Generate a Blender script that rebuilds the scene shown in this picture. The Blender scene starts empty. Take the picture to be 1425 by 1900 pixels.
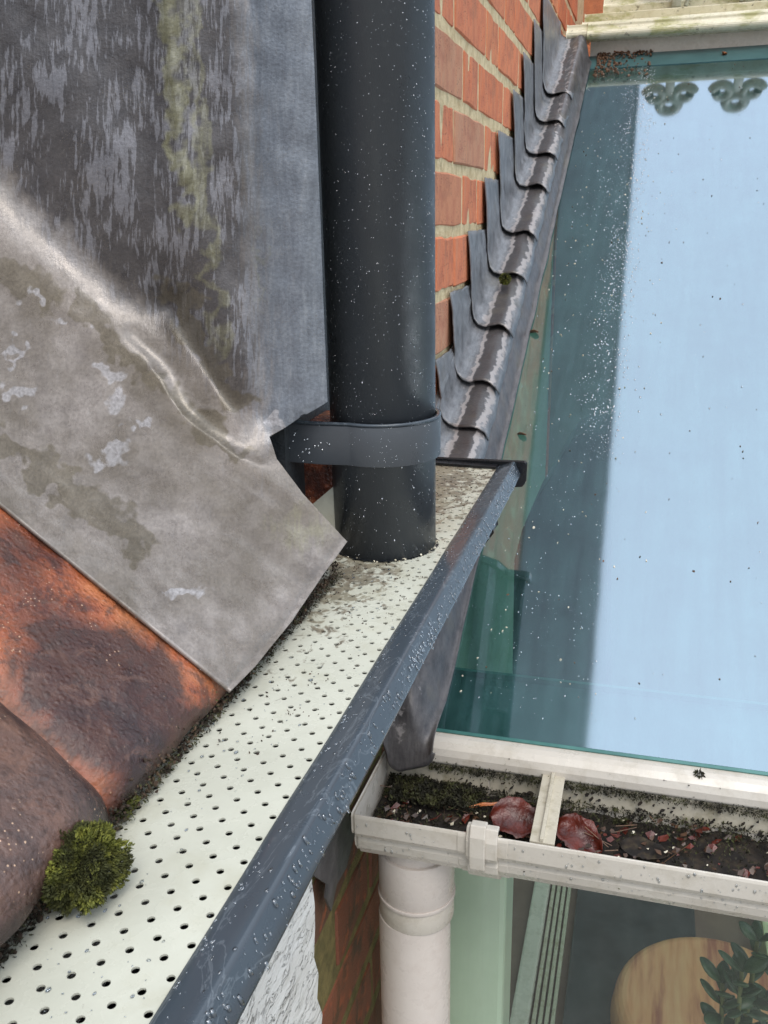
import bpy, bmesh, math, random
import numpy as np
from mathutils import Vector, Matrix, noise
random.seed(7); rng = np.random.default_rng(7)
sc = bpy.context.scene
COL = sc.collection
# ------------------------------------------------------------------ camera
FPX = 1676.0; CX, CY = 712.5, 950.0
def cdir(px, py):
    v = np.array([px-CX, -(py-CY), -FPX]); return v/np.linalg.norm(v)
_Y = cdir(1215, 400); _Z = -cdir(817, 6154); _Z = _Z-_Y*(_Z@_Y); _Z /= np.linalg.norm(_Z); _X = np.cross(_Y, _Z)
ROT = np.array([_X, _Y, _Z])
cam = bpy.data.objects.new('camera', bpy.data.cameras.new('camera')); COL.objects.link(cam)
cam.data.sensor_fit = 'VERTICAL'; cam.data.sensor_height = 36; cam.data.lens = 36*FPX/1900
cam.data.clip_start = 0.01; cam.data.clip_end = 500
M4 = Matrix.Identity(4)
for i in range(3):
    for j in range(3): M4[i][j] = ROT[i, j]
cam.matrix_world = M4
cam.data.dof.use_dof = True; cam.data.dof.focus_distance = 0.72; cam.data.dof.aperture_fstop = 60.0
sc.camera = cam
# ------------------------------------------------------------------ sky, sun, exposure
SUN_EL, SUN_AZ = math.radians(58), math.radians(150)     # azimuth from +Y towards +X
w = bpy.data.worlds.new('World'); sc.world = w; w.use_nodes = True
nt = w.node_tree; nt.nodes.clear()
out = nt.nodes.new('ShaderNodeOutputWorld'); bg = nt.nodes.new('ShaderNodeBackground')
sky = nt.nodes.new('ShaderNodeTexSky'); sky.sky_type = 'NISHITA'; sky.sun_disc = False
sky.sun_elevation = SUN_EL; sky.sun_rotation = SUN_AZ; sky.dust_density = 3.0; sky.air_density = 1.0
mx = nt.nodes.new('ShaderNodeMix'); mx.data_type = 'RGBA'; mx.inputs[0].default_value = 0.72
tcw = nt.nodes.new('ShaderNodeTexCoord'); sx_ = nt.nodes.new('ShaderNodeSeparateXYZ'); nt.links.new(tcw.outputs['Generated'], sx_.inputs[0])
mr = nt.nodes.new('ShaderNodeMapRange'); mr.inputs[1].default_value = 0; mr.inputs[2].default_value = 1; mr.inputs[3].default_value = .34; mr.inputs[4].default_value = 1.65
nt.links.new(sx_.outputs[2], mr.inputs[0])            # overcast sky, overhead boosted past the usual to brighten the glass reflection
vm = nt.nodes.new('ShaderNodeVectorMath'); vm.operation = 'SCALE'; vm.inputs[0].default_value = (7.5, 8.3, 9.2)
nt.links.new(mr.outputs[0], vm.inputs['Scale']); nt.links.new(vm.outputs[0], mx.inputs[7])
nt.links.new(sky.outputs[0], mx.inputs[6]); nt.links.new(mx.outputs[2], bg.inputs[0])
bg.inputs[1].default_value = 0.15
nt.links.new(bg.outputs[0], out.inputs[0])
sun = bpy.data.objects.new('sun', bpy.data.lights.new('sun', 'SUN')); COL.objects.link(sun)
sun.data.energy = 1.1; sun.data.angle = math.radians(28); sun.data.color = (1.0, 0.93, 0.84)
sd = Vector((math.cos(SUN_EL)*math.sin(SUN_AZ), math.cos(SUN_EL)*math.cos(SUN_AZ), math.sin(SUN_EL)))
sun.rotation_euler = (-sd).to_track_quat('-Z', 'Y').to_euler(); sun.location = (3, -3, 6)
vs = sc.view_settings; vs.view_transform = 'Standard'; vs.look = 'None'; vs.exposure = 0.32; vs.gamma = 1; vs.use_curve_mapping = False

# ------------------------------------------------------------------ helpers
def ray(px, py): return ROT @ cdir(px, py)
def at(px, py, axis, val):
    r = ray(px, py); return r*(val/r[axis])
def lin(r, g, b):
    f = lambda c: (c/255/12.92) if c/255 <= .04045 else ((c/255+.055)/1.055)**2.4
    return (f(r), f(g), f(b), 1.0)
def link(o, parent=None):
    COL.objects.link(o)
    if parent is not None: o.parent = parent
    return o
def mesh_obj(name, verts, faces, m=None, parent=None, smooth=False):
    me = bpy.data.meshes.new(name); me.from_pydata([tuple(map(float, v)) for v in verts], [], faces); me.update()
    if smooth: me.polygons.foreach_set('use_smooth', [True]*len(me.polygons))
    if m: me.materials.append(m)
    return link(bpy.data.objects.new(name, me), parent)
def bm_obj(name, bm, m=None, parent=None, smooth=False):
    me = bpy.data.meshes.new(name); bmesh.ops.recalc_face_normals(bm, faces=bm.faces); bm.to_mesh(me); bm.free()
    if smooth: me.polygons.foreach_set('use_smooth', [True]*len(me.polygons))
    if m: me.materials.append(m)
    return link(bpy.data.objects.new(name, me), parent)
def tag(o, label=None, cat=None, group=None, kind=None):
    if label: o['label'] = label
    if cat: o['category'] = cat
    if group: o['group'] = group
    if kind: o['kind'] = kind
    return o
def empty(name, loc=(0, 0, 0)):
    o = bpy.data.objects.new(name, None); o.location = loc; o.empty_display_size = .02; return link(o)
def put(o, parent):                      # parent while keeping world coordinates
    o.parent = parent; o.matrix_parent_inverse = Matrix.Translation(-Vector(parent.location)); return o
def box_bm(x0, x1, y0, y1, z0, z1, bev=0, bm=None):
    bm = bm or bmesh.new()
    vs_ = [bm.verts.new(p) for p in [(x0,y0,z0),(x1,y0,z0),(x1,y1,z0),(x0,y1,z0),(x0,y0,z1),(x1,y0,z1),(x1,y1,z1),(x0,y1,z1)]]
    fs = [bm.faces.new([vs_[i] for i in q]) for q in [(0,3,2,1),(4,5,6,7),(0,1,5,4),(1,2,6,5),(2,3,7,6),(3,0,4,7)]]
    if bev:
        es = list({e for f in fs for e in f.edges}); bmesh.ops.bevel(bm, geom=es, offset=bev, segments=2, affect='EDGES', profile=.6)
    return bm
def extrude_profile(pts, axis, a, b, thick=0, n=1, closed=False):
    """open or closed 2-D profile swept along an axis ('Y' -> pts are x,z ; 'X' -> pts are y,z)"""
    V = []; F = []; k = len(pts)
    for i in range(n+1):
        t = a+(b-a)*i/n
        for p in pts: V.append((p[0], t, p[1]) if axis == 'Y' else (t, p[0], p[1]))
    for i in range(n):
        for j in range(k if closed else k-1):
            j2 = (j+1) % k; F.append((i*k+j, i*k+j2, (i+1)*k+j2, (i+1)*k+j))
    if closed:
        F.append(tuple(range(k))); F.append(tuple(n*k+j for j in reversed(range(k))))
    return V, F
def solidify(o, t, off=-1):
    m = o.modifiers.new('thickness', 'SOLIDIFY'); m.thickness = t; m.offset = off; return o
def bevel(o, wd, seg=2):
    m = o.modifiers.new('bevel', 'BEVEL'); m.width = wd; m.segments = seg; m.limit_method = 'ANGLE'; m.angle_limit = math.radians(35)
    return o
def cyl_bm(c, r, z0, z1, seg=48, r2=None, caps=True, bm=None):
    bm = bm or bmesh.new()
    bmesh.ops.create_cone(bm, cap_ends=caps, segments=seg, radius1=r, radius2=r if r2 is None else r2, depth=z1-z0, matrix=Matrix.Translation((c[0], c[1], (z0+z1)/2)))
    return bm

# ------------------------------------------------------------------ materials
class NT:
    def __init__(s, name):
        s.m = bpy.data.materials.new(name); s.m.use_nodes = True; s.t = s.m.node_tree
        s.b = s.t.nodes['Principled BSDF']; s.o = s.t.nodes['Material Output']
        s.co = s.t.nodes.new('ShaderNodeTexCoord')
    def n(s, typ, **kw):
        x = s.t.nodes.new(typ)
        for k, v in kw.items(): setattr(x, k, v)
        return x
    def L(s, a, b): s.t.links.new(a, b)
    def noise(s, scale, detail=4, rough=.55, vec=None, stretch=None, rot=None, dist=0):
        x = s.n('ShaderNodeTexNoise'); x.inputs['Scale'].default_value = scale; x.inputs['Detail'].default_value = detail
        x.inputs['Roughness'].default_value = rough; x.inputs['Distortion'].default_value = dist
        v = vec or s.co.outputs['Object']
        if stretch or rot:
            mp = s.n('ShaderNodeMapping')
            if stretch: mp.inputs['Scale'].default_value = stretch
            if rot: mp.inputs['Rotation'].default_value = rot
            s.L(v, mp.inputs[0]); v = mp.outputs[0]
        s.L(v, x.inputs['Vector']); return x.outputs[0]
    def voro(s, scale, feature='F1', vec=None, stretch=None, out=0, rand=1):
        x = s.n('ShaderNodeTexVoronoi'); x.feature = feature; x.inputs['Scale'].default_value = scale; x.inputs['Randomness'].default_value = rand
        v = vec or s.co.outputs['Object']
        if stretch:
            mp = s.n('ShaderNodeMapping'); mp.inputs['Scale'].default_value = stretch; s.L(v, mp.inputs[0]); v = mp.outputs[0]
        s.L(v, x.inputs['Vector']); return x.outputs[out]
    def ramp(s, fac, stops):
        r = s.n('ShaderNodeValToRGB'); e = r.color_ramp.elements
        while len(e) < len(stops): e.new(.5)
        for k, (p, c) in enumerate(stops):
            e[k].position = p; e[k].color = c if hasattr(c, '__len__') else (c, c, c, 1)
        s.L(fac, r.inputs[0]); return r.outputs[0]
    def mix(s, fac, a, b, mode='MIX'):
        x = s.n('ShaderNodeMix'); x.data_type = 'RGBA'; x.blend_type = mode
        for i, v in ((0, fac), (6, a), (7, b)):
            if isinstance(v, (int, float)): x.inputs[i].default_value = v if i == 0 else (v, v, v, 1)
            elif isinstance(v, tuple): x.inputs[i].default_value = v
            else: s.L(v, x.inputs[i])
        return x.outputs[2]
    def math(s, op, a, b=0.0, clamp=False):
        x = s.n('ShaderNodeMath'); x.operation = op; x.use_clamp = clamp
        for i, v in ((0, a), (1, b)):
            if isinstance(v, (int, float)): x.inputs[i].default_value = v
            else: s.L(v, x.inputs[i])
        return x.outputs[0]
    def set(s, key, v):
        if isinstance(v, (int, float, tuple)): s.b.inputs[key].default_value = v
        else: s.L(v, s.b.inputs[key])
        return s
    def bump(s, h, dist=.001, strength=1.0, prev=None):
        x = s.n('ShaderNodeBump'); x.inputs['Distance'].default_value = dist; x.inputs['Strength'].default_value = strength
        s.L(h, x.inputs['Height'])
        if prev is not None: s.L(prev, x.inputs['Normal'])
        s.L(x.outputs[0], s.b.inputs['Normal']); return x.outputs[0]
    def attr(s, name):
        a = s.n('ShaderNodeAttribute'); a.attribute_name = name; return a

def simple(name, c1, c2, scale=30, rough=.5, bump=0, bscale=200, rr=None, spec=.5):
    k = NT(name); n = k.noise(scale, 6, .6)
    k.set('Base Color', k.ramp(n, [(.35, c1), (.65, c2)]))
    if rr: k.set('Roughness', k.ramp(k.noise(scale*.7, 4), [(.35, rr[0]), (.65, rr[1])]))
    else: k.set('Roughness', rough)
    k.set('Specular IOR Level', spec)
    if bump: k.bump(k.noise(bscale, 5), bump)
    return k.m

# dark grey plastic / coated metal
def make_anthracite(name, base, rough, film=False):
    k = NT(name)
    n = k.noise(14, 6, .6)
    c = k.ramp(n, [(.3, tuple(x*.85 for x in base[:3])+(1,)), (.7, base)])
    dust = k.ramp(k.noise(60, 8, .7), [(.62, 0.), (.75, 1.)])
    c = k.mix(k.math('MULTIPLY', dust, .22), c, lin(120, 122, 122))
    if film:
        e = k.ramp(k.noise(46, 5, .6, stretch=(1, .3, 1), dist=1.2), [(.49, 0.), (.505, 1.), (.52, 0.)])
        c = k.mix(k.math('MULTIPLY', e, .25), c, lin(150, 158, 165))
    k.set('Base Color', c)
    k.set('Roughness', k.ramp(k.noise(40, 5, .6), [(.35, rough*.75), (.65, rough*1.3)]))
    if film: k.bump(k.noise(46, 5, .6, stretch=(1, .3, 1), dist=1.2), .00025, .5)
    else: k.bump(k.noise(900, 2), .00006)
    return k.m
M = {}
M['pipe'] = make_anthracite('pipe_plastic', lin(76, 80, 85), .34)
M['rim'] = make_anthracite('gutter_coating', lin(70, 78, 86), .24, True)
M['black'] = make_anthracite('end_cap_plastic', lin(26, 28, 32), .3)

def make_plate():
    k = NT('leaf_guard_metal')
    c = k.ramp(k.noise(16, 5, .6), [(.3, lin(184, 183, 168)), (.7, lin(200, 199, 184))])
    sep = k.n('ShaderNodeSeparateXYZ'); k.L(k.co.outputs['Object'], sep.inputs[0])
    # dirt: denser towards the pipe and along the tile side
    g = k.attr('dirt'); gf = g.outputs['Fac']
    n1 = k.noise(95, 9, .68, stretch=(1, .8, 1), dist=.6)
    v = k.math('ADD', n1, k.math('MULTIPLY', gf, .34))
    d = k.ramp(v, [(.70, 0.), (.78, .85)])
    c = k.mix(d, c, k.ramp(k.noise(200, 4), [(.35, lin(70, 58, 46)), (.65, lin(118, 104, 86))]))
    d2 = k.ramp(k.math('ADD', k.noise(34, 6, .6), k.math('MULTIPLY', gf, .18)), [(.55, 0.), (.72, .35)])
    c = k.mix(d2, c, lin(170, 165, 142))
    sp = k.ramp(k.voro(520), [(.05, 1.), (.11, 0.)])
    spm = k.math('MULTIPLY', sp, k.ramp(k.noise(50, 3), [(.5, 0.), (.62, .6)]))
    c = k.mix(spm, c, lin(130, 116, 92))
    k.set('Base Color', c)
    k.set('Roughness', k.ramp(k.noise(48, 6, .6), [(.4, .16), (.6, .42)])); k.set('Metallic', 0.0)
    e = k.noise(70, 5, .62, dist=1.0)
    k.bump(k.ramp(e, [(.40, 0.), (.60, 1.)]), .00022, .35)
    return k.m
M['plate'] = make_plate()

def make_lead(name, masks=True, streak_rot=0.0):
    k = NT(name); uv = k.n('ShaderNodeUVMap'); uv.uv_map = 'UVMap'; U = uv.outputs[0]
    a = k.attr('mask'); sep = k.n('ShaderNodeSeparateColor'); k.L(a.outputs['Color'], sep.inputs[0])
    b = k.attr('mask2'); sep2 = k.n('ShaderNodeSeparateColor'); k.L(b.outputs['Color'], sep2.inputs[0])
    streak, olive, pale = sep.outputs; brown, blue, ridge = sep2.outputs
    big = k.noise(5, 6, .6, vec=U); mid = k.noise(22, 7, .65, vec=U); fine = k.noise(160, 5, .6, vec=U)
    c = k.ramp(mid, [(.3, lin(122, 114, 109)), (.5, lin(148, 139, 133)), (.72, lin(168, 159, 153))])
    c = k.mix(k.math('MULTIPLY', k.ramp(big, [(.40, 0.), (.6, 1.)]), .8), c, lin(112, 103, 92))
    # streaked wet zone
    s1 = k.noise(1, 6, .62, vec=U, stretch=(120, 17, 1), rot=(0, 0, -.10), dist=.3)
    s2 = k.noise(1, 4, .6, vec=U, stretch=(10, 5, 1))
    sm = k.ramp(k.math('ADD', s1, k.math('MULTIPLY', k.math('SUBTRACT', s2, .5), .95)), [(.505, 0.), (.565, 1.)])
    dark = k.ramp(mid, [(.3, lin(66, 62, 63)), (.7, lin(92, 87, 86))])
    lite = k.ramp(mid, [(.3, lin(122, 120, 124)), (.7, lin(150, 148, 153))])
    zone = k.mix(k.math('MULTIPLY', sm, .68), dark, lite)
    f = k.ramp(k.math('ADD', streak, k.math('MULTIPLY', k.math('SUBTRACT', s1, .5), .8)), [(.15, 0.), (.85, 1.)])
    c = k.mix(f, c, zone)
    # bluish smooth return with thin vertical scratches
    sc2 = k.math('ADD', k.math('MULTIPLY', k.noise(1, 6, .7, vec=U, stretch=(75, 9, 1), dist=.5), .6), k.math('MULTIPLY', mid, .4))
    bl = k.ramp(sc2, [(.3, lin(92, 96, 104)), (.5, lin(118, 123, 131)), (.72, lin(146, 150, 156))])
    f = k.ramp(k.math('ADD', blue, k.math('MULTIPLY', k.math('SUBTRACT', s1, .5), 1.0)), [(.1, 0.), (.9, 1.)])
    c = k.mix(f, c, bl)
    def over(c, m, edge, n, colr, amt=1.0, gain=1.0, wd=.13):
        f = k.ramp(k.math('ADD', m, k.math('MULTIPLY', k.math('SUBTRACT', n, .5), gain)), [(edge, 0.), (edge+wd, 1.)])
        return k.mix(k.math('MULTIPLY', f, amt), c, colr)
    n3 = k.math('ADD', k.math('MULTIPLY', k.noise(13, 10, .72, vec=U, dist=.5), .75), k.math('MULTIPLY', k.noise(1, 6, .7, vec=U, stretch=(70, 22, 1), rot=(0, 0, .75)), .25))
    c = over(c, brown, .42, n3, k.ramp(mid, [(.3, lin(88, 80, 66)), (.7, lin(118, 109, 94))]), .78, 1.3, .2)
    c = over(c, ridge, .25, mid, k.ramp(mid, [(.3, lin(146, 138, 133)), (.7, lin(166, 158, 153))]), .4, .3, .6)
    c = over(c, pale, .52, n3, k.ramp(fine, [(.3, lin(160, 156, 156)), (.7, lin(186, 182, 184))]), .7, 1.3, .16)
    c = over(c, olive, .25, s1, k.ramp(mid, [(.3, lin(118, 113, 78)), (.7, lin(158, 155, 124))]), .62, .9, .5)
    # grit
    g = k.ramp(k.voro(420, vec=U), [(.10, 1.), (.17, 0.)])
    gm = k.math('MULTIPLY', g, k.ramp(k.noise(9, 4, .6, vec=U), [(.52, 0.), (.60, 1.)]))
    c = k.mix(k.math('MULTIPLY', gm, .8), c, lin(182, 160, 120))
    h = k.ramp(k.voro(230, vec=U), [(.06, 1.), (.12, 0.)])
    c = k.mix(k.math('MULTIPLY', h, .5), c, lin(60, 54, 48))
    c = k.mix(.38, c, k.ramp(fine, [(.3, .2), (.7, .72)]), 'OVERLAY')
    k.set('Base Color', c); k.set('Metallic', .12)
    k.set('Roughness', k.ramp(n3, [(.38, .18), (.62, .46)]))
    k.set('Specular IOR Level', .65)
    p = k.bump(k.math('ADD', k.math('MULTIPLY', s1, k.math('ADD', streak, .15)), k.math('MULTIPLY', mid, .7)), .0012, .6)
    k.bump(k.math('ADD', fine, gm), .0004, .8, p)
    return k.m
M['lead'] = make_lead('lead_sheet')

def make_lead2(name, base1, base2, dk):
    k = NT(name); a = k.attr('wet'); wf = a.outputs['Fac']
    st = k.noise(1, 6, .65, stretch=(260, 60, 40)); m_ = k.noise(38, 7, .65); fi = k.noise(300, 4)
    c = k.ramp(k.math('ADD', k.math('MULTIPLY', st, .5), k.math('MULTIPLY', m_, .5)), [(.36, base1), (.62, base2)])
    e = k.math('ADD', wf, k.math('MULTIPLY', k.math('SUBTRACT', k.noise(75, 6, .6), .5), .9))
    c = k.mix(k.ramp(e, [(.22, 0.), (.30, .8), (.5, .8), (.58, 0.)]), c, lin(168, 162, 160))
    c = k.mix(k.ramp(e, [(.52, 0.), (.60, .9)]), c, dk)
    c = k.mix(k.ramp(k.noise(17, 6, .6), [(.55, 0.), (.7, .35)]), c, lin(112, 105, 88))
    c = k.mix(.2, c, k.ramp(fi, [(.3, .15), (.7, .55)]), 'OVERLAY')
    k.set('Base Color', c); k.set('Metallic', .2); k.set('Roughness', k.ramp(m_, [(.38, .32), (.62, .55)]))
    k.bump(k.math('ADD', m_, k.math('MULTIPLY', fi, .3)), .0012, .7)
    return k.m
M['flash'] = make_lead2('flashing_lead', lin(88, 90, 94), lin(136, 138, 142), lin(70, 66, 66))
M['flash_dark'] = make_lead2('worn_lead', lin(66, 64, 66), lin(108, 104, 104), lin(62, 58, 58))

def make_tile(name, blobs=False, red=.5):
    k = NT(name)
    n1 = k.noise(26, 8, .62, dist=.5); n2 = k.noise(9, 6, .6); n3 = k.noise(330, 5, .7); n4 = k.noise(120, 5, .65)
    c = k.ramp(k.math('ADD', k.math('MULTIPLY', n1, .6), k.math('MULTIPLY', n2, .4)),
               [(.38, lin(46, 28, 27)), (.46, lin(94, 50, 38)), (.52, lin(160, 88, 56)), (.62, lin(198, 126, 84))])
    if red < .3:
        c = k.ramp(k.math('ADD', k.math('MULTIPLY', n1, .6), k.math('MULTIPLY', n2, .4)),
               [(.38, lin(66, 54, 53)), (.5, lin(104, 78, 68)), (.66, lin(138, 100, 80))])
    g = k.attr('dark')
    c = k.mix(k.ramp(k.math('ADD', g.outputs['Fac'], k.math('MULTIPLY', k.math('SUBTRACT', n1, .5), 1.3)), [(.4, 0.), (.62, .88)]), c, lin(38, 24, 26))
    c = k.mix(k.ramp(n4, [(.50, 0.), (.64, .6)]), c, lin(58, 42, 38)); c = k.mix(k.ramp(k.noise(70, 8, .7, dist=1), [(.54, 0.), (.62, .6)]), c, lin(104, 74, 62))
    sp = k.math('MULTIPLY', k.ramp(k.voro(380), [(.12, 1.), (.2, 0.)]), k.ramp(k.noise(30, 3), [(.56, 0.), (.63, .9)]))
    c = k.mix(sp, c, lin(205, 170, 140))
    k.set('Base Color', c); k.set('Roughness', k.ramp(n1, [(.35, .13), (.65, .42)])); k.set('Specular IOR Level', .7)
    p = k.bump(n3, .0011, .8); k.bump(k.ramp(k.voro(300), [(.0, 1.), (.5, 0.)]), .0006, .6, p)
    return k.m
M['tile'] = make_tile('clay_tile'); M['tile_b'] = make_tile('clay_tile_brown', red=.1)

def make_brick():
    k = NT('brick_clay'); oi = k.n('ShaderNodeObjectInfo')
    n = k.noise(40, 7, .65); st = k.noise(1, 5, .6, stretch=(60, 90, 12)); fi = k.noise(420, 5, .7)
    base = k.ramp(oi.outputs['Random'], [(0, lin(206, 118, 76)), (.3, lin(218, 130, 88)), (.55, lin(204, 122, 86)), (.75, lin(216, 134, 90)), (.85, lin(186, 134, 104)), (1, lin(190, 142, 112))])
    c = k.mix(k.math('MULTIPLY', k.ramp(n, [(.4, 0.), (.65, 1.)]), .45), base, lin(160, 84, 66))
    c = k.mix(k.math('MULTIPLY', k.ramp(st, [(.5, 0.), (.62, 1.)]), .5), c, lin(196, 132, 98))
    pit = k.math('MULTIPLY', k.ramp(k.voro(240), [(.12, 1.), (.24, 0.)]), k.ramp(k.noise(26, 3), [(.47, 0.), (.56, 1.)]))
    c = k.mix(k.ramp(k.noise(14, 8, .7, dist=.6), [(.54, 0.), (.64, .4)]), c, lin(150, 96, 74)); c = k.mix(k.math('MULTIPLY', pit, .85), c, lin(62, 42, 38))
    c = k.mix(.25, c, k.ramp(fi, [(.3, .25), (.7, .7)]), 'OVERLAY')
    k.set('Base Color', c); k.set('Roughness', .8)
    p = k.bump(k.math('SUBTRACT', fi, pit), .0015, .9); k.bump(st, .002, .6, p)
    return k.m
M['brick'] = make_brick()
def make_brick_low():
    k = NT('shaded_mossy_brick'); n = k.noise(30, 8, .65); fi = k.noise(300, 5)
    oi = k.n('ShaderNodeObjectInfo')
    base = k.ramp(oi.outputs['Random'], [(0, lin(118, 70, 50)), (.5, lin(138, 82, 58)), (1, lin(104, 72, 54))])  # moss tones, darkened further with shade put into the brick colour
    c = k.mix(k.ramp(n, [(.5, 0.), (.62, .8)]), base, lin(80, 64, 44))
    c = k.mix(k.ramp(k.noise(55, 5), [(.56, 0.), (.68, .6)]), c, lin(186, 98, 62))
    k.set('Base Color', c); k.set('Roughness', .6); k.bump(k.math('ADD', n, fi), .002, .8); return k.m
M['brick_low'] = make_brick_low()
def make_mortar(name, a, b, m_):
    k = NT(name); n = k.noise(60, 8, .7); fi = k.noise(500, 4)
    c = k.ramp(n, [(.35, a), (.6, b)]); c = k.mix(k.ramp(k.noise(35, 5), [(.58, 0.), (.7, .6)]), c, m_)
    k.set('Base Color', c); k.set('Roughness', .9); k.bump(k.math('ADD', n, k.math('MULTIPLY', fi, .6)), .004, .9); return k.m
M['mortar'] = make_mortar('lime_mortar', lin(190, 168, 128), lin(222, 204, 164), lin(158, 144, 114))
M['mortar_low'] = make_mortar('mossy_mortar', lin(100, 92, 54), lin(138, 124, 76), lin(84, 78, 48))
def make_upvc(name, c1, c2, dirt, amt=.5, moss=False):
    k = NT(name); c = k.ramp(k.noise(12, 5), [(.3, c1), (.7, c2)])
    c = k.mix(k.ramp(k.noise(48, 8, .65), [(.5, 0.), (.72, amt)]), c, dirt)
    sp = k.ramp(k.voro(330), [(.04, 1.), (.09, 0.)]); c = k.mix(k.math('MULTIPLY', sp, .5), c, lin(110, 98, 76))
    if moss:
        c = k.mix(k.ramp(k.noise(20, 7, .65, stretch=(.5, 1, 1)), [(.52, 0.), (.62, .75)]), c, lin(160, 158, 92))
        c = k.mix(k.ramp(k.noise(70, 7, .7), [(.60, 0.), (.66, .8)]), c, lin(92, 84, 62))
    k.set('Base Color', c); k.set('Roughness', k.ramp(k.noise(50, 4), [(.4, .22), (.6, .42)])); k.bump(k.noise(120, 3), .0002)
    return k.m
M['upvc'] = make_upvc('white_plastic', lin(196, 188, 176), lin(210, 203, 192), lin(165, 154, 134))
M['upvc_dirty'] = make_upvc('grimy_white_plastic', lin(178, 170, 152), lin(200, 192, 174), lin(132, 122, 92), .8)
M['upvc_moss'] = make_upvc('lichened_white_plastic', lin(214, 208, 180), lin(232, 226, 202), lin(190, 178, 138), .6, True)
M['pipe_white'] = make_upvc('white_pipe_plastic', lin(200, 190, 182), lin(212, 203, 195), lin(178, 162, 152), .35)
def make_wood():
    k = NT('peeling_paint'); n = k.noise(1, 7, .65, stretch=(40, 18, 90), rot=(.5, 0, 0), dist=.6)
    vv = k.n('ShaderNodeVectorMath'); vv.operation = 'ADD'
    nz_ = k.n('ShaderNodeTexNoise'); nz_.inputs['Scale'].default_value = 40; k.L(k.co.outputs['Object'], nz_.inputs['Vector'])
    sc_ = k.n('ShaderNodeVectorMath'); sc_.operation = 'SCALE'; k.L(nz_.outputs['Color'], sc_.inputs[0]); sc_.inputs['Scale'].default_value = .02
    k.L(k.co.outputs['Object'], vv.inputs[0]); k.L(sc_.outputs[0], vv.inputs[1])
    cn = k.noise(1, 5, .6, vec=vv.outputs[0], stretch=(10, 34, 120), rot=(.45, 0, 0))
    crack = k.ramp(cn, [(.455, 0.), (.468, 1.), (.482, 0.)])
    c = k.ramp(n, [(.3, lin(214, 211, 203)), (.6, lin(240, 238, 233))])
    c = k.mix(k.math('MULTIPLY', crack, k.ramp(k.noise(20, 3), [(.45, 0.), (.55, 1.)])), c, lin(62, 54, 46))
    k.set('Base Color', c); k.set('Roughness', .6); k.bump(k.math('SUBTRACT', n, crack), .003, .9); return k.m
M['wood'] = make_wood()
def make_moss(name, a, b, d):
    k = NT(name); c = k.ramp(k.noise(160, 5, .6), [(.3, a), (.55, b), (.75, d)])
    at_ = k.attr('tone'); c = k.mix(k.math('MULTIPLY', at_.outputs['Fac'], .6), c, d); c = k.mix(k.ramp(k.noise(75, 4), [(.46, .85), (.58, 0.)]), c, tuple(v*.55 for v in a[:3])+(1,))
    k.set('Base Color', c); k.set('Roughness', .85); k.set('Subsurface Weight', 0.0); return k.m
M['moss'] = make_moss('green_moss', lin(56, 58, 26), lin(96, 102, 38), lin(148, 146, 58))
M['moss_dark'] = make_moss('dark_moss', lin(38, 34, 24), lin(62, 58, 38), lin(84, 90, 44))
M['muck'] = make_moss('gutter_silt', lin(26, 19, 14), lin(44, 34, 24), lin(66, 58, 36))
M['dirt'] = make_moss('crumbly_dirt', lin(58, 44, 34), lin(86, 68, 52), lin(120, 98, 74))
M['leafred'] = simple('wet_red_leaf', lin(62, 22, 14), lin(98, 36, 22), 60, .3, .0008, 300)
M['leaforange'] = simple('orange_leaf', lin(150, 82, 42), lin(186, 112, 62), 200, .4)
M['litter'] = simple('rotting_litter', lin(42, 28, 20), lin(84, 58, 40), 120, .4)
M['seed'] = simple('pale_seed', lin(196, 186, 160), lin(226, 218, 200), 200, .5)
M['seedbrown'] = simple('brown_crumb', lin(70, 52, 40), lin(120, 88, 62), 200, .6)
M['plaster'] = simple('interior_plaster', lin(158, 186, 172), lin(178, 202, 188), 4, .8)
M['slate'] = simple('hung_slate', lin(48, 52, 56), lin(64, 68, 70), 12, .6, .001)
M['floor_in'] = simple('interior_floor', lin(112, 88, 80), lin(136, 110, 100), 7, .6)
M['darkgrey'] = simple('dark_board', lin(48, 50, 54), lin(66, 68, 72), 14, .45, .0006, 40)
M['endwall'] = simple('dull_green_wall', lin(88, 100, 94), lin(104, 116, 108), 6, .7)
M['tan'] = simple('tan_fabric', lin(190, 140, 92), lin(214, 168, 122), 14, .8, .001, 60)
M['palegreen'] = simple('pale_green_paint', lin(196, 222, 196), lin(210, 232, 210), 5, .3)
M['cream'] = simple('cream_board', lin(186, 190, 150), lin(206, 208, 172), 10, .6)
M['leaf'] = simple('succulent_leaf', lin(40, 66, 46), lin(70, 98, 68), 60, .3)
M['stem'] = simple('plant_stem', lin(90, 100, 62), lin(112, 122, 80), 60, .6)
M['terracotta'] = simple('terracotta', lin(150, 88, 62), lin(170, 104, 74), 30, .8)
M['paving'] = simple('paving_slabs', lin(120, 116, 108), lin(148, 144, 136), 3, .8, .004, 20)
M['screw'] = simple('dull_steel', lin(120, 116, 108), lin(150, 146, 138), 90, .35)
def make_drop(name='water', base=.12):
    k = NT(name); t = k.t
    g = k.n('ShaderNodeBsdfGlossy'); g.inputs['Roughness'].default_value = .04; g.inputs['Color'].default_value = (.95, .97, 1, 1)
    tr = k.n('ShaderNodeBsdfTransparent'); tr.inputs['Color'].default_value = (.92, .94, .95, 1)
    fr = k.n('ShaderNodeLayerWeight'); fr.inputs[0].default_value = .35
    m_ = k.n('ShaderNodeMixShader'); k.L(k.math('ADD', k.math('MULTIPLY', fr.outputs[0], .8), base, True), m_.inputs[0])
    k.L(tr.outputs[0], m_.inputs[1]); k.L(g.outputs[0], m_.inputs[2]); k.L(m_.outputs[0], k.o.inputs[0]); return k.m
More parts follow.
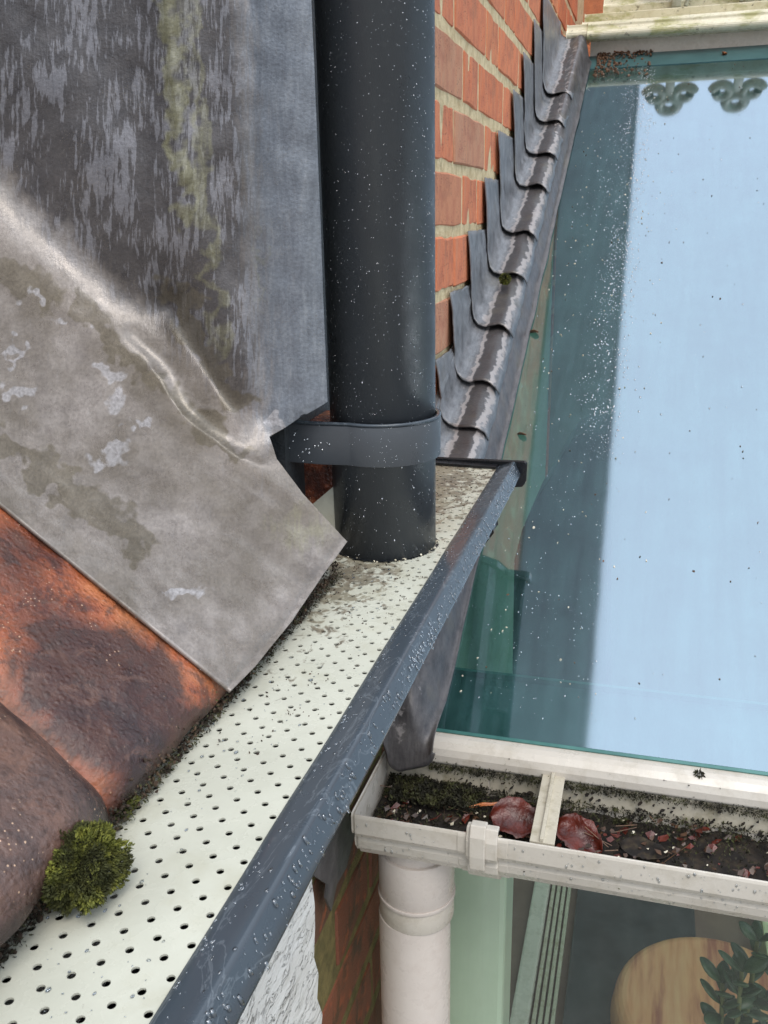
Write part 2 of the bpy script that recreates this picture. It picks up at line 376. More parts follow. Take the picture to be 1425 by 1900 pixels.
M['water'] = make_drop(); M['water_bright'] = make_drop('water_on_glass', .5)
def make_glass(name, refl, tint, trans, rmin=.2, film=.12, filmcol=(.25, .45, .42, 1)):
    k = NT(name)
    g = k.n('ShaderNodeBsdfGlossy'); g.inputs['Roughness'].default_value = .055 if name == 'roof_glass' else .02; g.inputs['Color'].default_value = tint
    tr = k.n('ShaderNodeBsdfTransparent'); tr.inputs['Color'].default_value = trans
    df = k.n('ShaderNodeBsdfDiffuse')
    cc = k.ramp(k.noise(7, 5, .6), [(.35, tuple(v*.8 for v in filmcol[:3])+(1,)), (.65, filmcol)]); k.L(cc, df.inputs['Color'])
    lw = k.n('ShaderNodeLayerWeight'); lw.inputs[0].default_value = .5
    f = k.math('ADD', k.math('MULTIPLY', k.math('POWER', lw.outputs[1], 4.0), 1-rmin), rmin, True)
    smear = k.ramp(k.math('ADD', k.math('MULTIPLY', k.noise(30, 6, .65, stretch=(2.2, .16, .16)), .5), k.math('MULTIPLY', k.noise(16, 8, .7), .5)), [(.38, film*.35), (.5, film), (.66, film*2.0)])
    a = k.n('ShaderNodeMixShader'); k.L(smear, a.inputs[0]); k.L(tr.outputs[0], a.inputs[1]); k.L(df.outputs[0], a.inputs[2])
    b = k.n('ShaderNodeMixShader'); k.L(f, b.inputs[0]); k.L(a.outputs[0], b.inputs[1]); k.L(g.outputs[0], b.inputs[2])
    bp = k.n('ShaderNodeBump'); bp.inputs['Distance'].default_value = .0004; bp.inputs['Strength'].default_value = .25
    k.L(k.noise(5, 3, .5), bp.inputs['Height']); k.L(bp.outputs[0], g.inputs['Normal'])
    k.L(b.outputs[0], k.o.inputs[0]); return k.m
M['glass'] = make_glass('roof_glass', 1, (.75, .865, 1.0, 1), (.52, .77, .71, 1), .335, .22, (.10, .23, .23, 1))
M['glass_edge'] = simple('glass_edge_green', lin(60, 104, 100), lin(84, 132, 126), 20, .2)
M['glass_front'] = make_glass('front_glass', 1, (.95, .95, .95, 1), (.95, .95, .92, 1), .06, .05, (.35, .37, .34, 1))
M['spacer'] = simple('pane_spacer', lin(52, 82, 84), lin(70, 104, 106), 10, .3)

# ================================================================== STRUCTURE
WALLX = -.245; PZ = -.256            # brick face, leaf guard level
GM = .5                              # glass roof gradient
def gz(y): return -.462+GM*(y-.741)

# ground
gnd = mesh_obj('ground', [(-200, -200, -2.7), (200, -200, -2.7), (200, 200, -2.7), (-200, 200, -2.7)], [(0, 1, 2, 3)], M['paving'])
tag(gnd, kind='structure')

# brick wall: bricks one by one, Flemish bond, in what the picture can show
wall = empty('brick_wall', (WALLX, .95, -.3)); tag(wall, 'orange red brick house wall with sandy mortar rising behind the dark downpipe', 'wall')
rnd = random.Random(3)
protos = {}
def brick_mesh(L, mat, key):
    k = (key, L)
    if k not in protos:
        protos[k] = []
        for v in range(5):
            bm = box_bm(-.05, 0, 0, L, 0, .0615)
            bmesh.ops.subdivide_edges(bm, edges=[e for e in bm.edges if abs(e.verts[0].co.y-e.verts[1].co.y) > .01], cuts=4)
            for vv in bm.verts:
                if vv.co.x > -.01: vv.co.x += rnd.uniform(-.0012, .0012)
                vv.co.z += rnd.uniform(-.0014, .0014)
                if vv.co.y < .001 or vv.co.y > L-.001: vv.co.y += rnd.uniform(-.002, .002)
            bmesh.ops.bevel(bm, geom=[e for e in bm.edges if e.calc_face_angle(0) > .8], offset=.0022, segments=1, affect='EDGES')
            bmesh.ops.recalc_face_normals(bm, faces=bm.faces)
            me = bpy.data.meshes.new('brick'); bm.to_mesh(me); bm.free(); me.materials.append(mat); protos[k].append(me)
    return rnd.choice(protos[k])
def lay(parent, y0, y1, zj, n0, n1, mat, key, ymin=None, phase=0):
    ymin = y0 if ymin is None else ymin+.02*0
    for n in range(n0, n1):
        z = zj+.075*n+.0068
        y = y0-.5+ (0 if n % 2 else .1675)+phase; k = 0
        while y < y1:
            L = .2125 if k % 2 == 0 else .1
            a, b = y, y+L
            if a > (ymin if key == 'b' else ymin-.02) and b < y1+.25:
                o = link(bpy.data.objects.new('brick', brick_mesh(L, mat, key)))
                o.location = (WALLX+rnd.uniform(-.0012, .0012), a, z); put_loc(o, parent)
            y += L+.0105; k += 1
def put_loc(o, parent):
    o.parent = parent; o.location = Vector(o.location)-Vector(parent.location)
lay(wall, .98, 2.75, -.0141, -4, 9, M['brick'], 'b', ymin=.835, phase=-.09+.5-.38-.323)
mo = bm_obj('mortar', box_bm(WALLX-.3, WALLX-.0018, .80, 3.1, -.5, .665), M['mortar'], None); put(mo, wall)
# unseen upper storey; its dark slates are added to darken the glass reflection
up = empty('upper_storey_wall', (WALLX, 1.5, .67)); tag(up, 'unseen upper storey of the house, dark slates added to darken the glass reflection', 'wall')
uw = bm_obj('added_slate_cladding', box_bm(-1.9, WALLX+.004,   .70, 9.0, .669, 5.4), M['slate']); put(uw, up)
rf = bm_obj('eaves_board', box_bm(-2.1, WALLX+.03, .60, 9.2, 5.402, 5.6), M['slate']); put(rf, up)
# side wall the lead is dressed against, and roof deck under the tiles
deck = bm_obj('roof_deck', box_bm(-1.2, -.262, .63, .795, -.6, .90), M['slate']); tag(deck, 'dark side wall of the dormer hidden behind the lead sheet', 'wall')
# brick wall under the gutter
lw_ = empty('lower_brick_wall', (WALLX, .5, -1.2)); tag(lw_, 'dark mossy brick wall under the grey gutter beside the white downpipe', 'wall')
lay(lw_, .545, .86, -.614, -9, 4, M['brick_low'], 'l', ymin=.53, phase=.05)
put(bm_obj('mortar', box_bm(WALLX-.12, WALLX-.0018, .525, .93, -2.7, -.30), M['mortar_low']), lw_)
# interior of the conservatory
inn = bm_obj('interior_wall', box_bm(WALLX-.1, WALLX+.008, .87, 2.37, -1.5, -.30), M['plaster'])
me = inn.data
for v in me.vertices:
    if v.co.z > -.5: v.co.z = gz(v.co.y)-.001
tag(inn, 'pale plastered inner wall seen through the green tinted roof glass', 'wall')
inb = bm_obj('interior_end_wall', box_bm(WALLX+.01, 2.2, 2.42, 2.5, -1.5, .33), M['endwall']); tag(inb, 'dull grey green end wall inside the conservatory under the upper frame', 'wall')
fl = bm_obj('interior_floor', box_bm(WALLX+.009, 2.2, .78, 2.419, -1.56, -1.5), M['floor_in']); tag(fl, kind='structure')
bk = bm_obj('far_wall', box_bm(WALLX-.6, 3.0, 3.101, 3.3, -2.7, 1.05), M['brick']); tag(bk, 'brick garden wall behind the cream ledge at the top of the glass roof', 'wall')

# ---------------- downpipe
PC = (-.198, .681); PR = .042
dp = empty('dark_downpipe', (PC[0], PC[1], PZ)); tag(dp, 'anthracite round downpipe speckled with rain passing through the perforated leaf guard', 'downpipe')
put(bm_obj('pipe', cyl_bm(PC, PR, PZ-.05, 2.4, 96), M['pipe'], smooth=True), dp)
dp.children[0].data.polygons.foreach_set('use_smooth', [len(p.vertices) == 4 for p in dp.children[0].data.polygons])
# bracket band: wraps the pipe, one flat arm running left
zt, zb = -.1475, -.1785
R2 = PR+.0028; pts = []
pts += [(-.288, PC[1]-.040), (-.262, PC[1]-.0415), (-.236, PC[1]-.0435)]
for a in np.linspace(math.radians(250), math.radians(415), 40):
    pts.append((PC[0]+R2*math.cos(a), PC[1]+R2*math.sin(a)))
n = len(pts); V = [(x, y, zb) for x, y in pts]+[(x, y, zt) for x, y in pts]; F = [(i, i+1, n+i+1, n+i) for i in range(n-1)]
br = mesh_obj('bracket', V, F, M['pipe'], smooth=True); solidify(br, .0026, 0); bevel(br, .0006); put(br, dp)
lip = mesh_obj('bracket_lip', [(x, y, zt+.0003) for x, y in pts]+[(x, y, zt+.0024) for x, y in pts], F, M['rim'], smooth=True); solidify(lip, .0034, 0); put(lip, br)
lip.matrix_parent_inverse = br.matrix_parent_inverse.copy(); lip.matrix_parent_inverse = Matrix.Identity(4)
sb = bmesh.new(); bmesh.ops.create_cone(sb, cap_ends=True, segments=16, radius1=.0045, radius2=.0038, depth=.003, matrix=Matrix.Translation(at(507, 828, 1, PC[1]-.0475)) @ Matrix.Rotation(math.pi/2, 4, 'X'))
put(bm_obj('screw', sb, M['screw']), dp)

# ---------------- brick and strip between the lead and the pipe
vb = bm_obj('reveal_brick', box_bm(-.33, -.236, .668, .73, -.252, -.155, .003), M['tile']); tag(vb, 'rusty brown brick in the gap under the pipe bracket', 'brick')
ps = mesh_obj('galvanised_strip', [at(573, 942, 1, .664), at(626, 897, 1, .664), at(632, 1003, 1, .66), at(622, 1003, 1, .66)], [(0, 1, 2, 3)], M['plate']); solidify(ps, .0015)
tag(ps, 'small pale metal strip wedged between lead sheet and pipe foot', 'metal strip')

# ---------------- dark gutter
gt = empty('grey_gutter', (-.19, .5, -.34)); tag(gt, 'long blue grey metal gutter with wet rounded rim running to a black stop end', 'gutter')
Y0, Y1 = -.05, .945
rimp = [(-.1460, -.2600), (-.1463, -.2565), (-.1452, -.2550), (-.1400, -.2535), (-.1340, -.2513), (-.1305, -.2501), (-.1288, -.2498), (-.1274, -.2503), (-.1262, -.2518), (-.1232, -.2580), (-.1210, -.2628), (-.1209, -.2646), (-.1222, -.2658), (-.1290, -.2650), (-.1320, -.2620)]
V, F = extrude_profile(rimp, 'Y', Y0, Y1, n=60)
V = [(v[0]+.0006*noise.noise(Vector((v[1]*9, 0, 3))), v[1], v[2]+.0005*noise.noise(Vector((v[1]*14, 5, 0)))) for v in V]
rim = mesh_obj('rim', V, F, M['rim'], smooth=True); solidify(rim, .0014); put(rim, gt)
tro = [(-.2425, -.258), (-.2420, -.322), (-.236, -.330), (-.168, -.330), (-.158, -.324), (-.152, -.305), (-.147, -.2762), (-.1420, -.2662), (-.1330, -.2640)]
V, F = extrude_profile(tro, 'Y', Y0, Y1-.002, n=2); tr_ = mesh_obj('trough', V, F, M['black']); solidify(tr_, .0016, 0); put(tr_, gt)
cp = [(-.2430, -.2575), (-.2430, -.3315), (-.165, -.3325), (-.150, -.315), (-.142, -.279), (-.1195, -.2765), (-.1165, -.2725), (-.1160, -.2530), (-.1175, -.2510), (-.2430, -.2520)]
V, F = extrude_profile(cp, 'Y', Y1, Y1+.008, closed=True); se = mesh_obj('stop_end', V, F, M['black']); bevel(se, .001); put(se, gt)
V, F = extrude_profile([(-.243, -.2585), (-.243, -.2515), (-.146, -.2535), (-.146, -.2585)], 'Y', Y1-.012, Y1, closed=True); ln = mesh_obj('stop_end_seal', V, F, M['black']); put(ln, gt)
V, F = extrude_profile([(-.150, -.30), (-.147, -.2675), (-.1265, -.2668), (-.1245, -.276), (-.134, -.290)], 'Y', .785, .81, closed=True); cb = mesh_obj('gutter_clip', V, F, M['black']); bevel(cb, .001); put(cb, gt)

# ---------------- leaf guard with its holes
DX, DY = .00712, .00785; hr = .00168
V = []; F = []; nseg = 12
x_i = np.arange(-13, 2)
def plate_z(x, y): return PZ+.0011*noise.noise(Vector((x*22, y*9, 0)))
for i in x_i:
    xc = -.15516+i*DX
    if xc+DX/2 > -.1470+.004 or xc-DX/2 < -.2445: continue
    off = 0 if i % 2 == 0 else DY
    j = 0
    yc = .24755-2*DY*19+off
    while yc < .940:
        hole = not (math.hypot(xc-PC[0], yc-PC[1]) < PR+.0004)
        full_skip = math.hypot(xc-PC[0], yc-PC[1]) < PR-.012
        y_lo, y_hi = yc-DY, min(yc+DY, .9395)
        if not full_skip and yc > -.03 and y_hi > y_lo+.003:
            if hole and yc+hr < y_hi:
                b = len(V); ring = []; bd = []
                for q in range(nseg):
                    a = 2*math.pi*q/nseg+math.pi/nseg; ca, sa = math.cos(a), math.sin(a)
                    ring.append((xc+hr*ca, yc+hr*sa))
                # boundary: 12 points on the rectangle, three per side, matched by angle
                hx = DX/2
                for q in range(nseg):
                    a = 2*math.pi*q/nseg+math.pi/nseg; ca, sa = math.cos(a), math.sin(a)
                    m_ = max(abs(ca), abs(sa)); u, v_ = ca/m_, sa/m_
                    if abs(abs(u)-abs(v_)) < .6 and q % 3 != 1: u = math.copysign(1, u); v_ = math.copysign(1, v_)
                    px_, py_ = xc+u*hx, yc+(v_*(DY if v_ < 0 else y_hi-yc))
                    bd.append((px_, py_))
                for p in ring: V.append((p[0], p[1], plate_z(*p)))
                for p in bd: V.append((p[0], p[1], plate_z(*p)))
                for q in range(nseg):
                    q2 = (q+1) % nseg; F.append((b+q, b+nseg+q, b+nseg+q2, b+q2))
            else:
                b = len(V)
                for p in [(xc-DX/2, y_lo), (xc+DX/2, y_lo), (xc+DX/2, y_hi), (xc-DX/2, y_hi)]: V.append((p[0], p[1], plate_z(*p)))
                F.append((b, b+1, b+2, b+3))
        yc += 2*DY
pl = mesh_obj('leaf_guard', V, F, M['plate'])
tag(pl, 'cream white perforated metal leaf guard with rows of small holes and specks of dirt', 'leaf guard')
att = pl.data.attributes.new('dirt', 'FLOAT', 'POINT')
dv = []
for (x, y, z) in V:
    near = max(0, min(1, (y-.36)/.25))
    side = max(0, 1-abs(x+.205)/.05)
    dv.append(max(0, near*(.35+.65*side)) + max(0, min(1, (y-.70)/.08))*.22)
att.data.foreach_set('value', dv)
solidify(pl, .0009, -1)
# ragged shavings where the pipe was cut through
bm = bmesh.new()
for k in range(34):
    a = math.radians(random.choice((random.uniform(195, 385), random.uniform(300, 380)))); r = PR+random.uniform(.0002, .0022)
    m4 = Matrix.Translation((PC[0]+r*math.cos(a), PC[1]+r*math.sin(a), PZ+random.uniform(.0002, .0018))) @ Matrix.Rotation(random.uniform(0, 6), 4, 'Z') @ Matrix.Diagonal((1, random.uniform(.4, 1), random.uniform(.3, .9), 1))
    bmesh.ops.create_icosphere(bm, subdivisions=1, radius=random.uniform(.0004, .0013), matrix=m4)
for v in bm.verts: v.co += Vector((random.uniform(-1, 1), random.uniform(-1, 1), random.uniform(-1, 1)))*.0004
sh = bm_obj('cut_burrs', bm, M['seed']); tag(sh, 'ragged white burrs around the foot of the dark downpipe', 'burrs', kind='stuff')
bm = bmesh.new(); V = []; F = []
N = 150
for k in range(N+1):
    a = math.radians(180+215*k/N); jag = .0015+.0035*abs(noise.noise(Vector((k*.35, 2, 0))))
    V += [(PC[0]+(PR+.0006)*math.cos(a), PC[1]+(PR+.0006)*math.sin(a), PZ+.0012), (PC[0]+(PR+jag)*math.cos(a), PC[1]+(PR+jag)*math.sin(a), PZ+.0009)]
for k in range(N): F.append((2*k, 2*k+1, 2*k+3, 2*k+2))
put(mesh_obj('cut_edge', V, F, M['black']), dp)

# ================================================================== LEAD SHEET
PITCH = math.radians(41); EX, EZ = -.205, -.240      # eave line
WY = .62
nR = np.array([math.sin(PITCH), 0, math.cos(PITCH)]); pR = np.array([EX, 0, EZ])
def dists(px, py):
    r = ray(px, py)
    tW = WY/r[1] if r[1] > 1e-4 else 9
    dd = nR@r; tR = (nR@pR)/dd if dd < -1e-4 else 9
    return r, tW, tR
def seg_d(p, a, b):
    a = np.array(a, float); b = np.array(b, float); ab = b-a
    t = np.clip(((p-a)@ab)/(ab@ab), 0, 1); return np.linalg.norm(p-(a+t[..., None]*ab), axis=-1)
def poly_d(p, pts_): return np.min([seg_d(p, pts_[i], pts_[i+1]) for i in range(len(pts_)-1)], axis=0)
def bell(d, w_): return np.exp(-(d/w_)**2)
NC, NRW = 330, 420
Rb = [(552, -520), (580, 100), (605, 745), (560, 772), (500, 812), (512, 852), (560, 918), (642, 1008), (600, 1065), (540, 1155), (470, 1240), (425, 1286)]
Lb = [(-330, -520), (-330, 0), (-330, 300), (-330, 360), (-330, 400), (-330, 430), (-330, 480), (-330, 540), (-330, 570), (-330, 610), (-330, 650), (-330, 674)]
wts = [0, 70, 150, 165, 185, 197, 222, 255, 300, 345, 395, 420]
P = np.zeros((NRW+1, NC+1, 2))
for r_ in range(NRW+1):
    A = np.array([np.interp(r_, wts, [p[k] for p in Rb]) for k in (0, 1)]); B = np.array([np.interp(r_, wts, [p[k] for p in Lb]) for k in (0, 1)])
    t = np.linspace(0, 1, NC+1)**1.15
    P[r_] = A[None]*(1-t[:, None])+B[None]*t[:, None]
pp = P.reshape(-1, 2)
ridge1 = [(-330, 130), (0, 385), (120, 480), (250, 610), (340, 700), (430, 775), (490, 818)]
dl = np.zeros(len(pp))
dl += .004*bell(poly_d(pp, ridge1), 75)
dl += .002*bell(poly_d(pp, [(240, 618), (300, 668), (335, 712), (372, 765), (430, 808)]), 13)
dl -= .022*bell(poly_d(pp, [(320, 570), (385, 680), (432, 756)]), 40)
dl -= .005*bell(poly_d(pp, [(300, 745), (380, 815), (470, 860)]), 22)
dl += .005*bell(poly_d(pp, [(180, 700), (300, 800), (420, 900), (560, 1000)]), 40)
dl -= .004*bell(poly_d(pp, [(60, 640), (180, 770), (330, 900)]), 40)
dl += .012*bell(poly_d(pp, [(280, -560), (300, -200), (325, 200), (360, 430), (440, 680), (492, 800)]), 48)
dl += .004*bell(poly_d(pp, [(300, -200), (318, 60), (330, 200), (345, 330)]), 9)
dl -= .006*bell(poly_d(pp, [(462, -200), (470, 300), (482, 620), (496, 800)]), 22)
dl += .006*bell(poly_d(pp, [(545, -200), (560, 300), (570, 740)]), 45)
dl += .008*bell(poly_d(pp, [(642, 1008), (600, 1065), (540, 1155), (425, 1286)]), 16)*-1
dl += .010*bell(poly_d(pp, [(100, 150), (200, 300), (260, 420)]), 90)
dl += .012*np.clip((pp[:, 0]-545)/60, 0, 1)**2*-1*(pp[:, 1] < 770)
low = 1/(1+np.exp(-(pp[:, 1]-(330+pp[:, 0]*1.0)-60)/40))     # over the tiles
dl += low*np.array([.0030*noise.noise(Vector(((p[0]+p[1]*.8)/150, (p[1]-p[0]*.8)/60, 7)))+.0011*noise.noise(Vector(((p[0]+p[1]*.8)/60, (p[1]-p[0]*.8)/26, 3))) for p in pp])
dl += .004*bell(poly_d(pp, [(200, 700), (300, 770), (420, 870), (520, 935)]), 16)
dl += .0035*bell(poly_d(pp, [(250, 625), (318, 690), (350, 760), (430, 822), (480, 850)]), 14)
dl -= .004*bell(poly_d(pp, [(280, 690), (345, 790), (440, 860)]), 12)
dl += .0040*bell(poly_d(pp, [(642, 1008), (600, 1065), (540, 1155), (425, 1286)]), 9)
dl += np.array([.0035*noise.noise(Vector((p[0]/130, p[1]/210, 1)))+.0016*noise.noise(Vector((p[0]/45, p[1]/60, 4))) for p in pp])
V = []
kk = .085
for (px, py), dz in zip(pp, dl):
    r, tW, tR = dists(px, py)
    h = max(kk-abs(tW-tR), 0)/kk; t = min(tW, tR)-h*h*kk*.25
    V.append(r*(t-.002-dz*.8))
F = [(a*(NC+1)+b, (a+1)*(NC+1)+b, (a+1)*(NC+1)+b+1, a*(NC+1)+b+1) for a in range(NRW) for b in range(NC)]
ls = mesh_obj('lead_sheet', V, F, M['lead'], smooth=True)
tag(ls, 'large creased grey lead sheet dressed down the dormer side and over the roof tiles', 'lead sheet')
uvl = ls.data.uv_layers.new(name='UVMap')
idx = np.zeros(len(ls.data.loops), dtype=np.int32); ls.data.loops.foreach_get('vertex_index', idx)
uvl.data.foreach_set('uv', (pp[idx]/1000).ravel())
wpx = np.array([(noise.noise(Vector((p[0]/38, p[1]/38, 1)))+.5*noise.noise(Vector((p[0]/14, p[1]/14, 5))), noise.noise(Vector((p[0]/38, p[1]/38, 9)))+.5*noise.noise(Vector((p[0]/14, p[1]/14, 15)))) for p in pp])
praw = pp; pp = pp+wpx*34
def above(p, line):  # signed: positive above the polyline
    xs = [q[0] for q in line]; ys = [q[1] for q in line]; return np.interp(p[:, 0], xs, ys)-p[:, 1]
sgm = lambda x: 1/(1+np.exp(-np.clip(x, -30, 30)))
zone_line = [(-330, 80), (0, 320), (100, 440), (220, 540), (300, 610), (400, 700), (450, 760), (500, 815)]
xline = lambda p, l: p[:, 0]-np.interp(p[:, 1], [q[1] for q in l], [q[0] for q in l])
vl = [(425, -560), (440, -200), (462, 250), (475, 600), (498, 812)]
up_ = sgm(above(.5*pp+.5*praw, zone_line)/30); bluem = sgm(xline(.3*pp+.7*praw, vl)/16)*sgm(above(pp, [(0, 810), (700, 820)])/8)
streak = up_*(1-bluem)
ol = .95*bell(poly_d(pp, [(313, -200), (318, 60), (330, 180), (322, 260), (350, 340), (352, 420)]), 17)*np.clip(1.25-pp[:, 1]/900, 0, 1)
ol += .6*bell(poly_d(pp, [(350, -50), (372, 200), (385, 420), (420, 650)]), 15)+.4*bell(poly_d(pp, [(478, 420), (488, 560)]), 10)
ol += .5*bell(np.linalg.norm((pp-np.array([560, 990]))/np.array([80, 50]), axis=1), 1)
pal = np.zeros(len(pp))
for (x, y, a, b) in [(30, 735, 42, 26), (120, 595, 34, 16), (185, 690, 36, 22), (215, 745, 30, 36), (250, 790, 26, 14), (205, 850, 46, 30), (60, 560, 30, 14), (330, 1100, 60, 20), (30, 660, 30, 12), (520, 790, 26, 14)]:
    pal = np.maximum(pal, .85*bell(np.linalg.norm((pp-np.array([x, y]))/np.array([a, b]), axis=1), 1.1))
bro_shade = np.zeros(len(pp))
for l, wd, am in [([(-200, 420), (0, 500), (90, 560), (60, 520)], 34, .85), ([(150, 570), (190, 620), (260, 690), (360, 770), (440, 850)], 26, .9), ([(-100, 790), (30, 840), (110, 890), (190, 950), (270, 1010)], 34, .8), ([(60, 880), (170, 970), (250, 1030)], 22, .8), ([(330, 540), (370, 640), (430, 745)], 34, .95), ([(120, 560), (330, 430)], 20, .3)]:  # brown algae bands; the line down the valley paints in its shade
    bro_shade = np.maximum(bro_shade, am*bell(poly_d(pp, l), wd))
rdg = 1.0*bell(poly_d(pp, [(-330, 130), (0, 395), (110, 470), (220, 570), (300, 650)])/np.clip(72-praw[:, 0]*.15, 22, 80), 1)+.7*bell(poly_d(pp, [(300, 668), (345, 735), (440, 800)]), 12)+.55*bell(poly_d(pp, [(200, 720), (320, 830), (430, 920)]), 26)
pp = praw
for nm, ch in (('mask', (streak, ol, pal)), ('mask2', (bro_shade, bluem, rdg))):
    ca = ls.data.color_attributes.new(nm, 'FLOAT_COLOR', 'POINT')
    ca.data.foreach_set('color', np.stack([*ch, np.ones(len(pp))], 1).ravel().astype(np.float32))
solidify(ls, .0022, -1)

# ================================================================== ROOF TILES
roof = empty('tiled_roof', (-.22, .3, -.25)); tag(roof, 'old clay tile roof edge in mottled orange and black, dripping onto the leaf guard', 'roof')
def tile(y0, y1, s0, lift, mat, camber, seed, darkblobs, parent=roof):
    nu, nv = 56, 44; V = []; dk = []
    L = .27; cs, sn = math.cos(PITCH), math.sin(PITCH)
    for i in range(nu+1):
        s = s0+L*i/nu
        for j in range(nv+1):
            t = j/nv; y = y0+(y1-y0)*t
            y_ = y+.0025*noise.noise(Vector((s*30, t*2, seed)))
            bulge = camber*(1-(2*t-1)**2)
            edge = .009*max(0, 1-(s-s0)/.020)**2.2+.010*(max(0, 1-t/.13)**2.2+max(0, (t-.87)/.13)**2.2)
            h = lift+bulge-edge+.0016*noise.noise(Vector((s*26, y*26, seed)))+.0008*noise.noise(Vector((s*80, y*80, seed)))
            h -= .006*max(0, 1-(s-s0)/.03)*0
            s_ = s+(.0022*noise.noise(Vector((y*40, 3, seed))) if i == 0 else 0)
            V.append((EX-s_*cs+h*sn, y_, EZ+s_*sn+h*cs))
            dk.append(darkblobs(s-s0, t))
    F = [(a*(nv+1)+b, a*(nv+1)+b+1, (a+1)*(nv+1)+b+1, (a+1)*(nv+1)+b) for a in range(nu) for b in range(nv)]
    o = mesh_obj('roof_tile', V, F, mat, smooth=True)
    o.data.attributes.new('dark', 'FLOAT', 'POINT').data.foreach_set('value', dk)
    solidify(o, .014, -1); put(o, parent); return o
d1 = lambda s, t: max(0, 1-s/.012)*.35+1.0*math.exp(-((t-.30)/.30)**2)*math.exp(-((s-.045)/.06)**2)+.55*math.exp(-((t-.92)/.12)**2)+.4*math.exp(-((s-.13)/.03)**2)*math.exp(-((t-.5)/.3)**2)
d2 = lambda s, t: .6*max(0, 1-s/.03)+.45*math.exp(-((t-.95)/.08)**2)
tile(.287, .452, 0, -.004, M['tile'], .004, 1, d1)
tile(.118, .291, 0, .005, M['tile_b'], .009, 2, d2)
tile(-.055, .116, 0, -.002, M['tile_b'], .005, 3, d2)
tile(.455, .60, .012, -.013, M['tile'], .002, 4, d1)
for k, y0 in enumerate((-.10, .072)):
    tile(y0, y0+.17, .215, .004, M['tile'] if k % 2 else M['tile_b'], .003, 10+k, d1)
sheath = [( -.262, -.262), (-.27, -.6), (-1.2, -.6), (-1.2, .62), (-1.0, .43), (EX-.06*1, EZ+.06*math.tan(PITCH)-.022)]
V, F = extrude_profile(sheath, 'Y', -.1, .628, closed=True); und = mesh_obj('roof_underlay', V, F, M['slate']); put(und, roof)

# ================================================================== generic scatter stuff
def clump(name, centers, mat, n, size, spread, up=(0, 0, 1), seed=0, smin=.5, tones=True):
    """many small folded blades"""
    rd = random.Random(seed); V = []; F = []; T = []
    for _ in range(n):
        c, rad = centers(rd)
        for q in range(1):
            d = Vector((rd.gauss(0, 1), rd.gauss(0, 1), rd.gauss(0, 1)))
            d = (d.normalized()*spread+Vector(rad)).normalized(); s = size*rd.uniform(smin, 1.3)
            side = d.orthogonal().normalized(); side = Matrix.Rotation(rd.uniform(0, 6.28), 3, d) @ side
            b = len(V); c_ = Vector(c)
            V += [c_-side*s*.18, c_+side*s*.18, c_+d*s*.6+side*s*.2, c_+d*s, c_+d*s*.6-side*s*.2]
            F += [(b, b+1, b+2, b+3, b+4)]; t_ = rd.random()**1.5; T += [t_]*5
    o = mesh_obj(name, V, F, mat)
    o.data.attributes.new('tone', 'FLOAT', 'POINT').data.foreach_set('value', T); return o
def moss_ball(c, rx, ry, rz, n, size, mat, name, seed=0):
    c = Vector(c)
    def cen(rd):
        d = Vector((rd.gauss(0, 1), rd.gauss(0, 1), rd.gauss(0, 1))).normalized()
        k = 1+.42*noise.noise(d*1.8+c*50)+.25*noise.noise(d*4.5+c*90)
        r = k*rd.uniform(.82, 1.0); return (c+Vector((d.x*rx, d.y*ry, d.z*rz))*r, d*1.2)
    return clump(name, cen, mat, n, size, .8, seed=seed)
_bm = bmesh.new(); bmesh.ops.create_icosphere(_bm, subdivisions=1, radius=1)
ICO = np.array([v.co[:] for v in _bm.verts]); ICOF = np.array([[v.index for v in f.verts] for f in _bm.faces]); _bm.free()
def chunks(name, pts_, mat, size, seed=0, flat=.6):
    g = np.random.default_rng(seed); V = []; F = []
    for i, p in enumerate(pts_):
        A = np.linalg.qr(g.standard_normal((3, 3)))[0]
        v = ICO*np.array([1, g.uniform(.4, 1), flat*g.uniform(.6, 1.2)])*size*g.uniform(.35, 1.2)+g.uniform(-1, 1, ICO.shape)*size*.22
        V.append(v@A.T+np.array(p)); F.append(ICOF+12*i)
    return mesh_obj(name, np.concatenate(V).tolist(), np.concatenate(F).tolist(), mat)
# moss clump against the tile corner
mp_ = at(150, 1605, 2, PZ+.017)
ms = moss_ball(mp_, .0140, .0178, .0145, 30000, .0014, M['moss'], 'moss_clump', 5); tag(ms, 'round green and brown moss clump hanging off the near tile corner', 'moss')
core = bmesh.new(); bmesh.ops.create_icosphere(core, subdivisions=3, radius=1, matrix=Matrix.Translation(mp_) @ Matrix.Diagonal((.0085, .011, .0095, 1)))
cr = bm_obj('moss_heart', core, M['moss_dark'], smooth=True); cr.parent = ms
mp2 = at(228, 1497, 2, PZ+.004)
ms2 = moss_ball(mp2, .004, .007, .003, 1500, .0018, M['moss'], 'moss_tuft', 6); tag(ms2, 'tiny pale green moss tuft under the orange tile edge', 'moss')
mp3 = at(937, 520, 0, -.203)
ms3 = moss_ball(mp3+np.array([0, 0, .002]), .0062, .008, .006, 1800, .003, M['moss'], 'moss_cushion', 7); tag(ms3, 'small dark green moss cushion sitting on the stepped lead flashing', 'moss')
